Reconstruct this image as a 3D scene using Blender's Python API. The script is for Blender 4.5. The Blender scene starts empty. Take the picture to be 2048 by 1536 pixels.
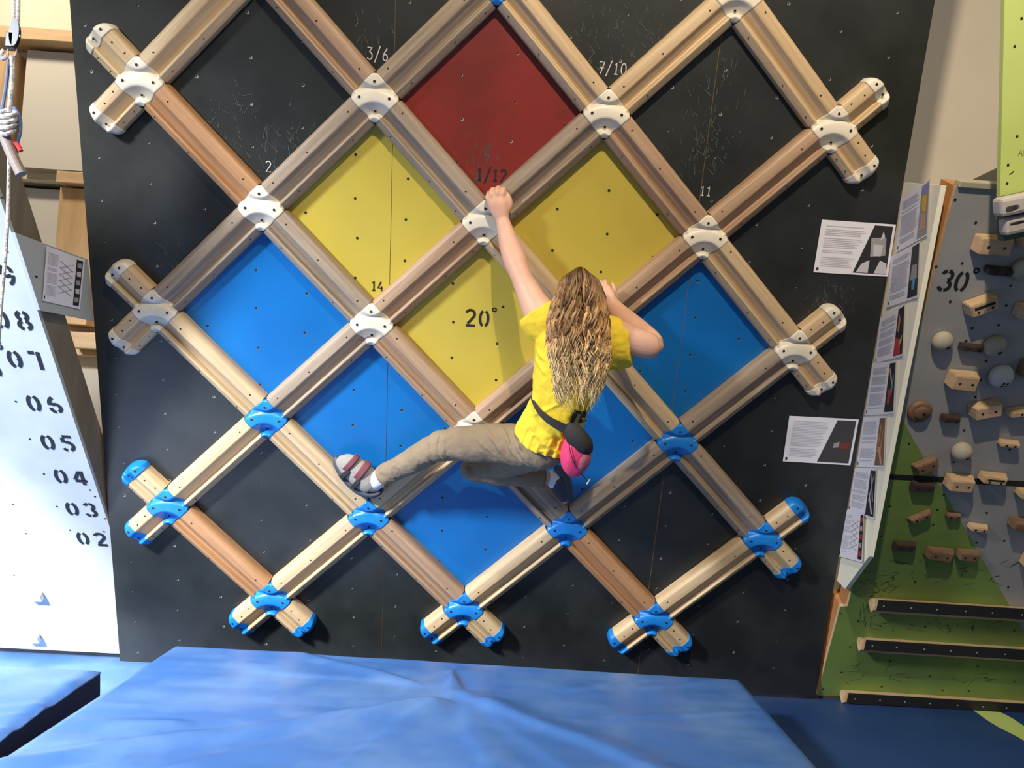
import bpy, bmesh, math, random
from mathutils import Vector as V, Matrix, noise
import numpy as np
random.seed(7)
SC = bpy.context.scene; COL = SC.collection
# ------------------------------------------------------------------ camera
RC = Matrix(((0.9978245228246939, -0.030324099072335353, 0.05853777126884051),
             (0.05981258695199045, 0.04299293196765569, -0.9972833410034161),
             (0.02772500841807774, 0.9986150693917435, 0.04471316463796543)))   # world -> camera (x right, y down, z forward)
CW = V((0.0, -4.0, 1.2378)); F = 1650.0
cam = bpy.data.cameras.new('camera'); camo = bpy.data.objects.new('camera', cam); COL.objects.link(camo)
cam.sensor_width = 36; cam.lens = F/2048*36; cam.clip_start = .05
m = RC.transposed() @ Matrix(((1,0,0),(0,-1,0),(0,0,-1)))
camo.matrix_world = Matrix.Translation(CW) @ m.to_4x4(); SC.camera = camo
# ------------------------------------------------------------------ light
SC.view_settings.view_transform = 'Standard'; SC.view_settings.look = 'None'
SC.view_settings.gamma = 1; SC.view_settings.exposure = 0; SC.view_settings.use_curve_mapping = False
w = bpy.data.worlds.new('world'); SC.world = w; w.use_nodes = True
w.node_tree.nodes['Background'].inputs[0].default_value = (.88, .93, 1, 1)
w.node_tree.nodes['Background'].inputs[1].default_value = .20
def light(name, typ, loc, target, energy, color, **kw):
    l = bpy.data.lights.new(name, typ); l.energy = energy; l.color = color
    for k, v in kw.items(): setattr(l, k, v)
    o = bpy.data.objects.new(name, l); COL.objects.link(o); o.location = loc
    o.rotation_euler = (V(target)-V(loc)).to_track_quat('-Z', 'Y').to_euler(); return o
light('daylight_window', 'AREA', (-3.7, -4.1, 3.3), (-1.05, -.2, -.4), 122, (.95, .97, 1), shape='RECTANGLE', size=.45, size_y=.6, spread=math.radians(60))
light('sun_shaft', 'SPOT', (-2.9, -4.6, 2.6), (-2.4, .1, -.15), 5500, (1, .97, .92), spot_size=math.radians(22), spot_blend=.8, shadow_soft_size=.1)
light('warm_light', 'AREA', (.24, -3.9, 3.95), (2.4, 0, 2.8), 140, (1, .82, .60), shape='DISK', size=.09)
light('warm_light', 'AREA', (2.1, -2.7, 4.4), (.3, -.6, 1.8), 18, (1, .80, .55), shape='DISK', size=.4)
light('warm_light', 'AREA', (-2.9, -.7, 4.4), (-2.4, .9, 2.2), 60, (1, .84, .64), shape='DISK', size=.4)  # added fill that brightens the left back wall, no known fixture
# ------------------------------------------------------------------ geometry of the main board
T20 = math.radians(20)
BX = V((1,0,0)); BY = V((0,-math.sin(T20),math.cos(T20))); BN = BX.cross(BY).normalized()
if BN.y > 0: BN = -BN
ORG = V((-1.36757, -1.03618, 2.84689)); S = .4375
def ray(u, v): return RC.transposed() @ V(((u-1024)/F, (v-768)/F, 1))
def hit(u, v, P, n):
    d = ray(u, v); return CW + d*((V(P)-CW).dot(n)/d.dot(n))
def bp(u, v, h=0): return hit(u, v, ORG+BN*h, BN)
def mpp(P): return (RC @ (V(P)-CW)).z/F
def lat(c, r, h=0): return ORG + BX*(c*S) - BY*(r*S) + BN*h
# ------------------------------------------------------------------ materials
MATS = {}
def mat(name, col, rough=.6, var=0, scale=(8,8,8), col2=None, bump=0, bscale=40, metal=0, spec=.5, coat=0, detail=4, thr=None):
    if name in MATS: return MATS[name]
    M = bpy.data.materials.new(name); M.use_nodes = True; nt = M.node_tree; b = nt.nodes['Principled BSDF']
    b.inputs['Roughness'].default_value = rough; b.inputs['Metallic'].default_value = metal
    b.inputs['Specular IOR Level'].default_value = spec; b.inputs['Coat Weight'].default_value = coat
    b.inputs['Base Color'].default_value = (*col, 1)
    tc = nt.nodes.new('ShaderNodeTexCoord')
    if col2 is not None:
        mp = nt.nodes.new('ShaderNodeMapping'); mp.inputs['Scale'].default_value = scale
        nz = nt.nodes.new('ShaderNodeTexNoise'); nz.inputs['Scale'].default_value = 1; nz.inputs['Detail'].default_value = detail
        rp = nt.nodes.new('ShaderNodeValToRGB'); lo, hi = thr or (.35, .65)
        rp.color_ramp.elements[0].position = lo; rp.color_ramp.elements[1].position = hi
        rp.color_ramp.elements[0].color = (*col, 1); rp.color_ramp.elements[1].color = (*col2, 1)
        oi = nt.nodes.new('ShaderNodeObjectInfo'); ad = nt.nodes.new('ShaderNodeVectorMath'); ad.operation = 'MULTIPLY_ADD'
        ml = nt.nodes.new('ShaderNodeMath'); ml.operation = 'MULTIPLY'; ml.inputs[1].default_value = 37
        nt.links.new(oi.outputs['Random'], ml.inputs[0]); nt.links.new(tc.outputs['Object'], mp.inputs['Vector'])
        va = nt.nodes.new('ShaderNodeVectorMath'); va.operation = 'ADD'
        nt.links.new(mp.outputs[0], va.inputs[0]); nt.links.new(ml.outputs[0], va.inputs[1])
        nt.nodes.remove(ad)
        nt.links.new(va.outputs[0], nz.inputs['Vector']); nt.links.new(nz.outputs['Fac'], rp.inputs[0]); nt.links.new(rp.outputs[0], b.inputs['Base Color'])
    if bump:
        n2 = nt.nodes.new('ShaderNodeTexNoise'); n2.inputs['Scale'].default_value = bscale; n2.inputs['Detail'].default_value = 5
        bm_ = nt.nodes.new('ShaderNodeBump'); bm_.inputs['Strength'].default_value = bump; bm_.inputs['Distance'].default_value = .01
        nt.links.new(tc.outputs['Object'], n2.inputs['Vector']); nt.links.new(n2.outputs['Fac'], bm_.inputs['Height']); nt.links.new(bm_.outputs[0], b.inputs['Normal'])
    MATS[name] = M; return M
GR = (2.2, 60, 60)
WOODS = [mat('pine_pale', (.58,.44,.26), .5, scale=GR, col2=(.47,.33,.19), bump=.08),
         mat('pine_pink', (.44,.30,.19), .5, scale=GR, col2=(.33,.21,.13), bump=.08),
         mat('pine_red', (.46,.25,.12), .5, scale=GR, col2=(.36,.19,.09), bump=.08),
         mat('pine_grey', (.37,.295,.215), .55, scale=GR, col2=(.25,.19,.135), bump=.08)]
M_RES = mat('cream_resin', (.74,.69,.58), .42, col2=(.66,.61,.50), scale=(12,12,12), bump=.05)
M_BLU = mat('blue_resin', (.008,.17,.55), .35, col2=(.01,.21,.64), scale=(20,20,20), bump=.1)
M_HOLE = mat('hole_shadow', (.012,.009,.007), .8)
M_BLACK = mat('black_paint', (.012,.0145,.0145), .42, col2=(.021,.0245,.0242), scale=(5,5,5), bump=.03)
M_CHALK = mat('chalk_white', (.55,.57,.56), .9)
M_CHALK2 = mat('chalk_dust', (.075,.085,.085), .9)
M_RED = mat('red_paint', (.24,.024,.016), .4, col2=(.17,.02,.016), scale=(4,4,4))
M_YEL = mat('yellow_paint', (.54,.43,.06), .38, col2=(.50,.40,.06), scale=(3,3,3))
M_BPN = mat('blue_paint', (.005,.125,.40), .32, col2=(.005,.15,.46), scale=(2.5,2.5,2.5))
M_INK = mat('black_ink', (.012,.012,.012), .6)
M_NUT = mat('worn_tnut', (.36,.36,.34), .5)
M_TIMB = mat('timber', (.62,.42,.22), .6, scale=(30,30,3), col2=(.52,.33,.16), bump=.05)
M_TIMH = mat('timber_flat', (.64,.46,.27), .6, scale=(3,30,30), col2=(.55,.37,.19), bump=.05)
M_OLIVE = mat('olive_timber', (.20,.175,.125), .7, scale=(12,12,3), col2=(.15,.13,.09), bump=.1)
M_WHITE = mat('white_board', (.46,.505,.53), .5, col2=(.53,.57,.58), scale=(5,5,5), bump=.05, bscale=12)
M_WEDGE = mat('grey_edge', (.42,.46,.46), .7)
M_CREAM = mat('cream_wall', (.74,.66,.53), .8, col2=(.78,.70,.57), scale=(2,2,2))
M_PANEL = mat('pale_panel', (.62,.60,.54), .8)
M_IVORY = mat('ivory_panel', (.88,.86,.70), .6)
M_GREYP = mat('grey_paint', (.30,.305,.31), .5, col2=(.34,.345,.35), scale=(4,4,4))
M_GREEN = mat('green_paint', (.15,.24,.055), .5, col2=(.19,.30,.07), scale=(4,4,4))
M_LIME = mat('lime_paint', (.50,.62,.16), .5, col2=(.54,.66,.20), scale=(3,3,3))
M_SCUFF = mat('rubber_scuff', (.035,.055,.025), .8)
M_PAPER = mat('paper', (.78,.78,.85), .7)
M_TEXT = mat('print_grey', (.50,.50,.56), .8)
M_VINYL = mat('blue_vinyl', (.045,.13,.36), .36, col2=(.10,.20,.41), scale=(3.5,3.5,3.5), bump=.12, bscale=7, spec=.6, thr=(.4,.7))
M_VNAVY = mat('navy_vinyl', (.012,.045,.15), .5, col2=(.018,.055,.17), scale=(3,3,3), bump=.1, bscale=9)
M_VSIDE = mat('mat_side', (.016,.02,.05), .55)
M_SKIN = mat('skin', (.62,.35,.24), .5, col2=(.66,.39,.28), scale=(14,14,14), bump=.03)
M_SHIRT = mat('yellow_cotton', (.78,.58,.03), .85, col2=(.74,.54,.03), scale=(9,9,9), bump=.2, bscale=22)
M_TROU = mat('khaki_cotton', (.225,.168,.105), .85, col2=(.25,.19,.12), scale=(9,9,9), bump=.25, bscale=22)
M_SOCK = mat('white_sock', (.72,.72,.78), .9, bump=.3, bscale=90)
M_RUB = mat('shoe_rubber', (.045,.055,.075), .6)
M_SUEDE = mat('grey_suede', (.27,.255,.23), .9, bump=.2, bscale=70)
M_STRAP = mat('plum_strap', (.16,.045,.06), .8)
M_BLKF = mat('black_fabric', (.018,.018,.018), .8, bump=.2, bscale=80)
M_PINK = mat('pink_fabric', (.80,.05,.16), .7, bump=.3, bscale=30)
M_ROPE = mat('white_rope', (.62,.60,.56), .8, col2=(.30,.30,.33), scale=(60,60,60), bump=.6, bscale=120)
M_ROPEB = mat('blue_rope', (.10,.15,.30), .8)
M_STEEL = mat('dark_steel', (.08,.085,.09), .35, metal=.9)
M_TUBE = mat('grey_tube', (.24,.20,.19), .6)
M_REDT = mat('red_tape', (.55,.02,.03), .5)
M_HW = mat('hold_wood', (.58,.42,.25), .55, scale=(4,40,40), col2=(.48,.33,.19), bump=.05)
M_HD = mat('hold_dark', (.045,.03,.025), .6)
M_HB = mat('hold_brown', (.23,.14,.08), .6, scale=(4,40,40), col2=(.17,.10,.06))
M_HG = mat('hold_stone', (.42,.39,.30), .7, col2=(.36,.33,.25), scale=(14,14,14))
M_HWH = mat('hold_white', (.55,.55,.52), .7)
M_HBR = mat('hangboard_resin', (.44,.40,.36), .6, col2=(.50,.47,.44), scale=(9,9,9), bump=.1)
# ------------------------------------------------------------------ object helpers
def tag(o, label=None, cat=None, group=None, kind=None):
    if label: o['label'] = label
    if cat: o['category'] = cat
    if group: o['group'] = group
    if kind: o['kind'] = kind
    return o
def empty(name, loc, label, cat, group=None):
    o = bpy.data.objects.new(name, None); o.empty_display_size = .05; COL.objects.link(o); o.location = loc
    return tag(o, label, cat, group)
def link_bm(name, bm, mats, parent=None, loc=None, smooth=False, local=False):
    """bm in world coordinates (or already local): origin goes to loc / base of the mesh"""
    me = bpy.data.meshes.new(name)
    if not isinstance(mats, (list, tuple)): mats = [mats]
    if loc is None:
        if local: loc = V((0,0,0))
        else:
            c = [v.co for v in bm.verts]; mn = [min(p[i] for p in c) for i in range(3)]; mx = [max(p[i] for p in c) for i in range(3)]
            loc = V(((mn[0]+mx[0])/2, (mn[1]+mx[1])/2, mn[2]))
    loc = V(loc)
    if not local:
        for v in bm.verts: v.co -= loc
    bm.to_mesh(me); bm.free()
    for x in mats: me.materials.append(x)
    if smooth:
        for p in me.polygons: p.use_smooth = True
    o = bpy.data.objects.new(name, me); COL.objects.link(o)
    if parent:
        o.parent = parent; o.location = loc - parent_loc(parent) if not local else loc
    else: o.location = loc
    return o
def parent_loc(p):
    l = V(p.location)
    while p.parent: p = p.parent; l += V(p.location)
    return l
def frame(P, X, Y, N):
    return Matrix(((X.x,Y.x,N.x,P.x),(X.y,Y.y,N.y,P.y),(X.z,Y.z,N.z,P.z),(0,0,0,1)))
def box(bm, M, x0, x1, y0, y1, z0, z1, mi=0, bev=0):
    vs = [bm.verts.new(M @ V((x,y,z))) for x in (x0,x1) for y in (y0,y1) for z in (z0,z1)]
    fs = [bm.faces.new([vs[i] for i in q]) for q in ((0,1,3,2),(4,6,7,5),(0,4,5,1),(2,3,7,6),(0,2,6,4),(1,5,7,3))]
    for f in fs: f.material_index = mi
    if bev:
        es = list({e for f in fs for e in f.edges}); r = bmesh.ops.bevel(bm, geom=es, offset=bev, segments=2, affect='EDGES', profile=.5)
        for f in r['faces']: f.material_index = mi
    return fs
def prism(bm, M, pts, z0, z1, mi=0, mi_side=None):
    a = [bm.verts.new(M @ V((x,y,z0))) for x,y in pts]; b = [bm.verts.new(M @ V((x,y,z1))) for x,y in pts]
    f = bm.faces.new(b); f.material_index = mi; g = bm.faces.new(a[::-1]); g.material_index = mi if mi_side is None else mi_side
    n = len(pts)
    for i in range(n):
        q = bm.faces.new((a[i], a[(i+1)%n], b[(i+1)%n], b[i])); q.material_index = mi if mi_side is None else mi_side
    if f.normal.dot(M.to_3x3() @ V((0,0,1))) < 0: pass
def disc(bm, M, x, y, z, r, mi=0, n=10, rx=None):
    f = bm.faces.new([bm.verts.new(M @ V((x+(rx or r)*math.cos(2*math.pi*i/n), y+r*math.sin(2*math.pi*i/n), z))) for i in range(n)]); f.material_index = mi
def quad(bm, pts, mi=0):
    f = bm.faces.new([bm.verts.new(p) for p in pts]); f.material_index = mi; return f
def finish(bm): bmesh.ops.recalc_face_normals(bm, faces=bm.faces)
def crom(a, b, c, d, t): return .5*((2*b)+(c-a)*t+(2*a-5*b+4*c-d)*t*t+(3*b-a-3*c+d)*t**3)
def resample(st, n):
    """st: list of tuples (Vector, w, d ...) ; catmull-rom to n stations"""
    out = []; k = len(st)
    for i in range(n):
        x = i/(n-1)*(k-1); j = min(int(x), k-2); t = x-j
        g = [st[max(j-1,0)], st[j], st[j+1], st[min(j+2,k-1)]]
        out.append(tuple(crom(g[0][q], g[1][q], g[2][q], g[3][q], t) for q in range(len(st[0]))))
    return out
def loft(bm, st, n=20, seg=20, ref=None, mi=0, closed=True, caps=True, samp=True, fn=None):
    """elliptical loft: stations (P, halfwidth, halfdepth); ref = depth axis"""
    ref = ref or BN
    if samp: st = resample(st, n)
    rings = []
    for i, s in enumerate(st):
        P = s[0]; t = (st[min(i+1,len(st)-1)][0]-st[max(i-1,0)][0]).normalized()
        wv = t.cross(ref).normalized(); dv = wv.cross(t).normalized(); ring = []
        for k in range(seg):
            a = 2*math.pi*k/seg; q = 1.0 if fn is None else fn(i/(len(st)-1), a)
            ring.append(bm.verts.new(P + wv*(s[1]*math.cos(a)*q) + dv*(s[2]*math.sin(a)*q)))
        rings.append(ring)
    for i in range(len(rings)-1):
        for k in range(seg):
            f = bm.faces.new((rings[i][k], rings[i][(k+1)%seg], rings[i+1][(k+1)%seg], rings[i+1][k])); f.material_index = mi
    if caps:
        for r in (rings[0][::-1], rings[-1]):
            f = bm.faces.new(r); f.material_index = mi
    return rings
def tube(bm, pts, r, seg=8, n=None, mi=0, taper=None, ref=None):
    st = [(p, r, r) for p in pts]
    if taper: st = [(p, r*taper[i], r*taper[i]) for i, p in enumerate(pts)]
    loft(bm, st, n or len(pts)*4, seg, ref=ref, mi=mi)
def ellipsoid(bm, c, ax, mi=0, seg=16, rings=10):
    """ax: three axis vectors with length"""
    M = frame(V(c), V(ax[0]), V(ax[1]), V(ax[2]))
    r = bmesh.ops.create_uvsphere(bm, u_segments=seg, v_segments=rings, radius=1, matrix=M)
    for v in r['verts']:
        for f in v.link_faces: f.material_index = mi
def mod_remesh(o, vox, smooth=4, sub=0):
    r = o.modifiers.new('remesh', 'REMESH'); r.mode = 'VOXEL'; r.voxel_size = vox; r.use_smooth_shade = True
    if smooth:
        s = o.modifiers.new('smooth', 'SMOOTH'); s.factor = .5; s.iterations = smooth
# ------------------------------------------------------------------ lettering (stroke glyphs)
def arc(cx, cy, rx, ry, a0, a1, n=12):
    return [(cx+rx*math.cos(math.radians(a0+(a1-a0)*i/n)), cy+ry*math.sin(math.radians(a0+(a1-a0)*i/n))) for i in range(n+1)]
STEN = {'0': [arc(.31,.5,.22,.43,108,252), arc(.31,.5,.22,.43,-72,72)],
 '2': [arc(.28,.70,.23,.23,165,-35)+[(.28,.33),(.14,.17)], [(.06,.07),(.56,.07)]],
 '3': [arc(.28,.72,.22,.21,160,100), arc(.28,.72,.22,.21,85,-75), arc(.28,.28,.24,.21,72,-85), arc(.28,.28,.24,.21,-100,-165)],
 '4': [[(.43,0),(.43,.16)], [(.43,.27),(.43,.93)], [(.33,.9),(.04,.34)], [(.04,.27),(.6,.27)]],
 '5': [[(.55,.93),(.14,.93)], [(.13,.86),(.11,.56)], arc(.28,.32,.25,.26,110,-70), arc(.28,.32,.25,.26,-105,-150)],
 '6': [arc(.42,.5,.33,.43,112,185), arc(.32,.29,.22,.23,175,265), arc(.32,.29,.22,.23,-70,130), ],
 '7': [[(.06,.92),(.32,.92)], [(.47,.97),(.45,0)]],
 '8': [arc(.31,.73,.20,.20,110,250), arc(.31,.73,.20,.20,-70,70), arc(.31,.27,.23,.21,110,250), arc(.31,.27,.23,.21,-70,70)],
 '9': [arc(.30,.70,.22,.23,-10,75), arc(.30,.70,.22,.23,105,320), arc(.2,.5,.33,.43,-70,5)],
 '\u00b0': []}
HAND = {'0': [arc(.28,.5,.2,.45,90,450,18)], '1': [[(.12,.75),(.28,.95),(.28,.05)], [(.12,.05),(.42,.05)]],
 '2': [arc(.27,.72,.2,.22,165,-35)+[(.06,.04),(.5,.04)]], '3': [[(.1,.95),(.46,.95),(.24,.6)]+arc(.27,.33,.2,.28,80,-150)],
 '6': [[(.42,.95),(.14,.5)]+arc(.28,.27,.17,.24,170,-190,16)], '7': [[(.06,.95),(.5,.95),(.2,.02)], [(.15,.5),(.45,.5)]],
 '4': [[(.35,.95),(.06,.32),(.5,.32)], [(.4,.5),(.4,.02)]], '/': [[(.5,1.12),(.05,-.15)]]}
def ribbon(bm, M, pts, w, mi=0):
    L = []; R = []
    for i, p in enumerate(pts):
        a = pts[max(i-1,0)]; b = pts[min(i+1,len(pts)-1)]; d = V((b[0]-a[0], b[1]-a[1])); d.normalize()
        n_ = V((-d.y, d.x))*(w/2); L.append(bm.verts.new(M @ V((p[0]+n_.x, p[1]+n_.y, 0)))); R.append(bm.verts.new(M @ V((p[0]-n_.x, p[1]-n_.y, 0))))
    for i in range(len(pts)-1):
        f = bm.faces.new((R[i], R[i+1], L[i+1], L[i])); f.material_index = mi
def write(name, s, P, X, Y, N, h, m_, parent, font, w=.13, adv=.72, off=.0012, center=True):
    bm = bmesh.new(); tot = adv*len(s)
    for i, ch in enumerate(s):
        M = frame(P+N*off, X*h, Y*h, N); x0 = (i*adv - (tot/2 if center else 0)); y0 = -.5 if center else 0
        for st in font[ch]:
            ribbon(bm, M, [(x+x0, y+y0) for x, y in st], w)
        if ch == '\u00b0':
            ribbon(bm, M, [(x+x0+.02, y+y0+.52) for x, y in arc(.1,.5,.10,.10,0,360,16)], .075)
    return link_bm(name, bm, m_, parent)
# ------------------------------------------------------------------ the room
def struct(name, bm, m_): return tag(link_bm(name, bm, m_), kind='structure')
I4 = Matrix.Identity(4)
bm = bmesh.new(); box(bm, I4, -6, 6, .9, 1.0, -.3, 5.2); struct('wall_back', bm, M_CREAM)
bm = bmesh.new(); box(bm, I4, -6, 6, -6.5, .9, -.4, -.3); struct('floor', bm, mat('concrete', (.3,.3,.3), .8))
# ------------------------------------------------------------------ main climbing board
TOPZ = 4.1
bl, br, tl, tr = bp(240,1322), bp(1630,1390), bp(139,0), bp(1870,0)
def ext(a, b): t = (TOPZ-a.z)/(b.z-a.z); return a+(b-a)*t
tl2, tr2 = ext(bl, tl), ext(br, tr)
FB = frame(ORG, BX, BY, BN); FBi = FB.inverted()
board = empty('climbing_board', bl*.5+br*.5, 'big black overhanging plywood board carrying the wooden diamond lattice, marked 20 degrees', 'climbing board')
bm = bmesh.new()
q = [FBi @ p for p in (bl, br, tr2, tl2)]
seams = [(-.429+1.36757), (.79+1.36757)]
def xa(p0, p1, y): t = (y-p0.y)/(p1.y-p0.y); return p0.x+(p1.x-p0.x)*t
y0, y1 = q[0].y, q[2].y
g = .0012
cuts = [None, seams[0], seams[1], None]
for i in range(3):
    xl0, xl1 = (q[0].x, q[3].x) if i == 0 else (cuts[i]+g, cuts[i]+g)
    xr0, xr1 = (q[1].x, q[2].x) if i == 2 else (cuts[i+1]-g, cuts[i+1]-g)
    prism(bm, FB, [(xl0,y0+(q[1].y-y0)*0),(xr0,y0),(xr1,y1),(xl1,y1)], -.018, 0, 0, 1)
finish(bm)
link_bm('plywood_panel', bm, [M_BLACK, M_TIMH], board)
cells = {'red_diamond': ([(3,1)], M_RED), 'yellow_diamond': ([(2,2),(4,2),(3,3)], M_YEL), 'blue_diamond': ([(1,3),(5,3),(2,4),(4,4),(3,5)], M_BPN)}
for nm, (cs, mm) in cells.items():
    for c, r in cs:
        bm = bmesh.new(); pts = [((c-1)*S,-r*S),(c*S,-(r+1)*S),((c+1)*S,-r*S),(c*S,-(r-1)*S)]
        parts = [pts]
        for sx in seams:
            np_ = []
            for pl in parts:
                a = [p for p in pl]; le = []; ri = []
                for i in range(len(a)):
                    p, qn = a[i], a[(i+1)%len(a)]
                    (le if p[0] <= sx else ri).append(p)
                    if (p[0]-sx)*(qn[0]-sx) < 0:
                        t = (sx-p[0])/(qn[0]-p[0]); yy = p[1]+(qn[1]-p[1])*t; le.append((sx-g, yy)); ri.append((sx+g, yy))
                np_ += [x for x in (le, ri) if len(x) > 2]
            parts = np_
        for pl in parts: prism(bm, FB, pl, .0001, .0008)
        finish(bm); link_bm(nm, bm, mm, board)
# bolt holes: staggered grid
bm = bmesh.new(); paint = {}
def cell_of(x, y):
    X, Y = x/S, -y/S
    for nm, (cs, mm) in cells.items():
        for c, r in cs:
            if abs(X-c)+abs(Y-r) < 1: return nm
    return None
i = 0; x = q[0].x+.09
while x < q[1].x-.02:
    y = y0+.06+(.08 if i % 2 else 0)
    while y < y1:
        fr = (y-y0)/(y1-y0)
        if q[0].x+(q[3].x-q[0].x)*fr+.03 < x < q[1].x+(q[2].x-q[1].x)*fr-.03:
            cl = cell_of(x, y); jx, jy = x+random.uniform(-.008,.008), y+random.uniform(-.008,.008)
            if cl in (None, 'red_diamond'):
                disc(bm, FB, jx, jy, .0012, random.uniform(.004,.0062), 1); disc(bm, FB, jx-.0012, jy+.0014, .0016, .004, 0)
            else:
                disc(bm, FB, jx+.0006, jy-.0012, .0012, .0062, 2); disc(bm, FB, jx, jy, .0016, .0056, 0)
        y += .16
    x += .2; i += 1
link_bm('bolt_hole', bm, [M_HOLE, M_NUT, mat('hole_rim', (.35,.28,.10), .7)], board)['kind'] = 'stuff'
# chalk and rubber marks
bm = bmesh.new()
for (u, v, n_, sp) in ((570,290,60,70),(740,85,30,60),(1200,90,70,80),(1410,290,70,60),(1660,600,45,55),(960,330,60,55),(340,520,22,40),(1290,60,25,60),(560,880,14,30),(1420,180,30,80),(470,230,40,60),(1130,300,16,40)):
    c = FBi @ bp(u, v)
    for k in range(n_):
        x = c.x+random.gauss(0, sp*.0009); y = c.y+random.gauss(0, sp*.0009); a = random.gauss(1.75, .5); l = random.uniform(.003,.022); wd = random.uniform(.0006,.0022)
        M = FB @ Matrix.Translation((x,y,.0014)) @ Matrix.Rotation(a, 4, 'Z'); dx = random.uniform(-.2,.2)*l
        quad(bm, [M @ V(p) for p in ((-l,-wd,0),(l,-wd*.4+dx,0),(l,wd*.3+dx,0),(-l,wd,0))], 0)
link_bm('chalk_smear', bm, M_CHALK2, board)['kind'] = 'stuff'
for s, u, v, h, mm, f, wd in (('3/6',756,108,.047,M_CHALK,HAND,.085), ('2',538,333,.045,M_CHALK,HAND,.085), ('7/10',1226,137,.045,M_CHALK,HAND,.085),
        ('11',1412,382,.04,M_CHALK,HAND,.085), ('1/12',984,350,.05,M_INK,HAND,.15), ('14',755,572,.042,M_INK,HAND,.15), ('20\u00b0',970,637,.076,M_INK,STEN,.14)):
    write('painted_number', s, bp(u,v), BX, BY, BN, h, mm, board, f, wd, adv=.62 if f is HAND else .72, off=.0020)
# frame behind the board
for k, t in enumerate((0.012, .34, .66, .988)):
    bm = bmesh.new(); a = q[0].lerp(q[1], t); b_ = q[3].lerp(q[2], t)
    prism(bm, FB, [(a.x-.02,a.y),(a.x+.02,a.y),(b_.x+.02,b_.y),(b_.x-.02,b_.y)], -.118, -.0185); finish(bm); link_bm('frame_timber', bm, M_TIMB, board)
# ------------------------------------------------------------------ lattice
W = .134
PROF = [(0,.026),(.006,.036),(.02,.044),(.045,.051),(.08,.056),(.12,.059),(.18,.061),(.27,.063),(.36,.064),(.385,.0635),(.405,.062),(.43,.058),(.50,.046),(.62,.032),(.68,.028),(.71,.029),(.725,.034),(.745,.047),(.755,.050),(.77,.0525),(.79,.0535),(.815,.053),(.84,.050),(.92,.041),(.975,.034),(.99,.030),(1,.022)]
def prof(u):
    if u <= 0: return PROF[0][1] if u > -.02 else 0
    if u >= 1: return PROF[-1][1]
    for (a, za), (b, zb) in zip(PROF, PROF[1:]):
        if a <= u <= b: return za+(zb-za)*(u-a)/(b-a)
def beam_bm(x0, x1, holes):
    bm = bmesh.new(); R = []
    pr = [(0,.0)]+PROF+[(1,.0)]
    for x in (x0, x1):
        R.append([bm.verts.new((x, W/2-u*W, z)) for u, z in pr])
    for i in range(len(pr)-1): bm.faces.new((R[0][i], R[0][i+1], R[1][i+1], R[1][i]))
    bm.faces.new(R[0]); bm.faces.new(R[1][::-1]); bm.faces.new((R[0][0], R[1][0], R[1][-1], R[0][-1]))
    finish(bm)
    for (x, u) in holes: disc(bm, I4, x, W/2-u*W, prof(u)+.0006, .0038, 1, 8)
    return bm
def to_mesh(name, bm, mats):
    me = bpy.data.meshes.new(name); bm.to_mesh(me); bm.free()
    for x in mats: me.materials.append(x)
    return me
HL = S*math.sqrt(2)/2 - W/2*1.04
ME_BEAM = [to_mesh('lattice_beam', beam_bm(-HL, HL, h), [WOODS[0], M_HOLE]) for h in
    ([(-.19,.28),(.19,.25),(-.19,.9),(.19,.9),(-.02,.9)], [(-.20,.25),(-.02,.3),(.20,.28),(-.15,.88),(.14,.9)], [(-.2,.2),(.17,.3),(-.17,.89),(.05,.9),(.2,.9)])]
ME_STUB = [to_mesh('stub', beam_bm(W/2*1.04, W/2+.118, [(W/2+.03,.22),(W/2+.085,.27),(W/2+.03,.9),(W/2+.09,.9)]), [WOODS[0], M_HOLE]),
           to_mesh('stub', beam_bm(-W/2-.118, -W/2*1.04, [(-W/2-.03,.22),(-W/2-.085,.27),(-W/2-.03,.9),(-W/2-.09,.9)]), [WOODS[0], M_HOLE])]
def cap_bm(sg):
    bm = bmesh.new(); nx = 14; pr = [(0,.0)]+PROF+[(1,.0)]; L = .058; rows = []
    x0 = W/2+.118
    for i in range(nx+1):
        t = i/nx; row = []
        for u, z in pr:
            bow = 1-(abs(u-.5)*2)**3
            ln = L*(.52+.48*bow)
            fall = math.sqrt(max(0, 1-max(0,(t-.55)/.45)**2))
            yy = (W/2-u*W)*(1.03 - .10*max(0,t-.6)/.4)
            zz = z*fall*1.02 + (.0015 if z > 0 else 0)*fall
            # groove fills a little towards the tip
            if .42 < u < .76: zz = max(zz, min(.042, z+.014*t)*fall)
            row.append(bm.verts.new((sg*(x0+ln*t), yy, zz)))
        rows.append(row)
    for i in range(nx):
        for k in range(len(pr)-1): bm.faces.new((rows[i][k], rows[i][k+1], rows[i+1][k+1], rows[i+1][k])).smooth = True
    bm.faces.new(rows[0]); finish(bm)
    for (dx, u) in ((.022,.24),(.026,.62)): disc(bm, I4, sg*(x0+dx), W/2-u*W, max(prof(u), .040)*1.02+.0035, .0052, 1, 12)
    return bm
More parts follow.
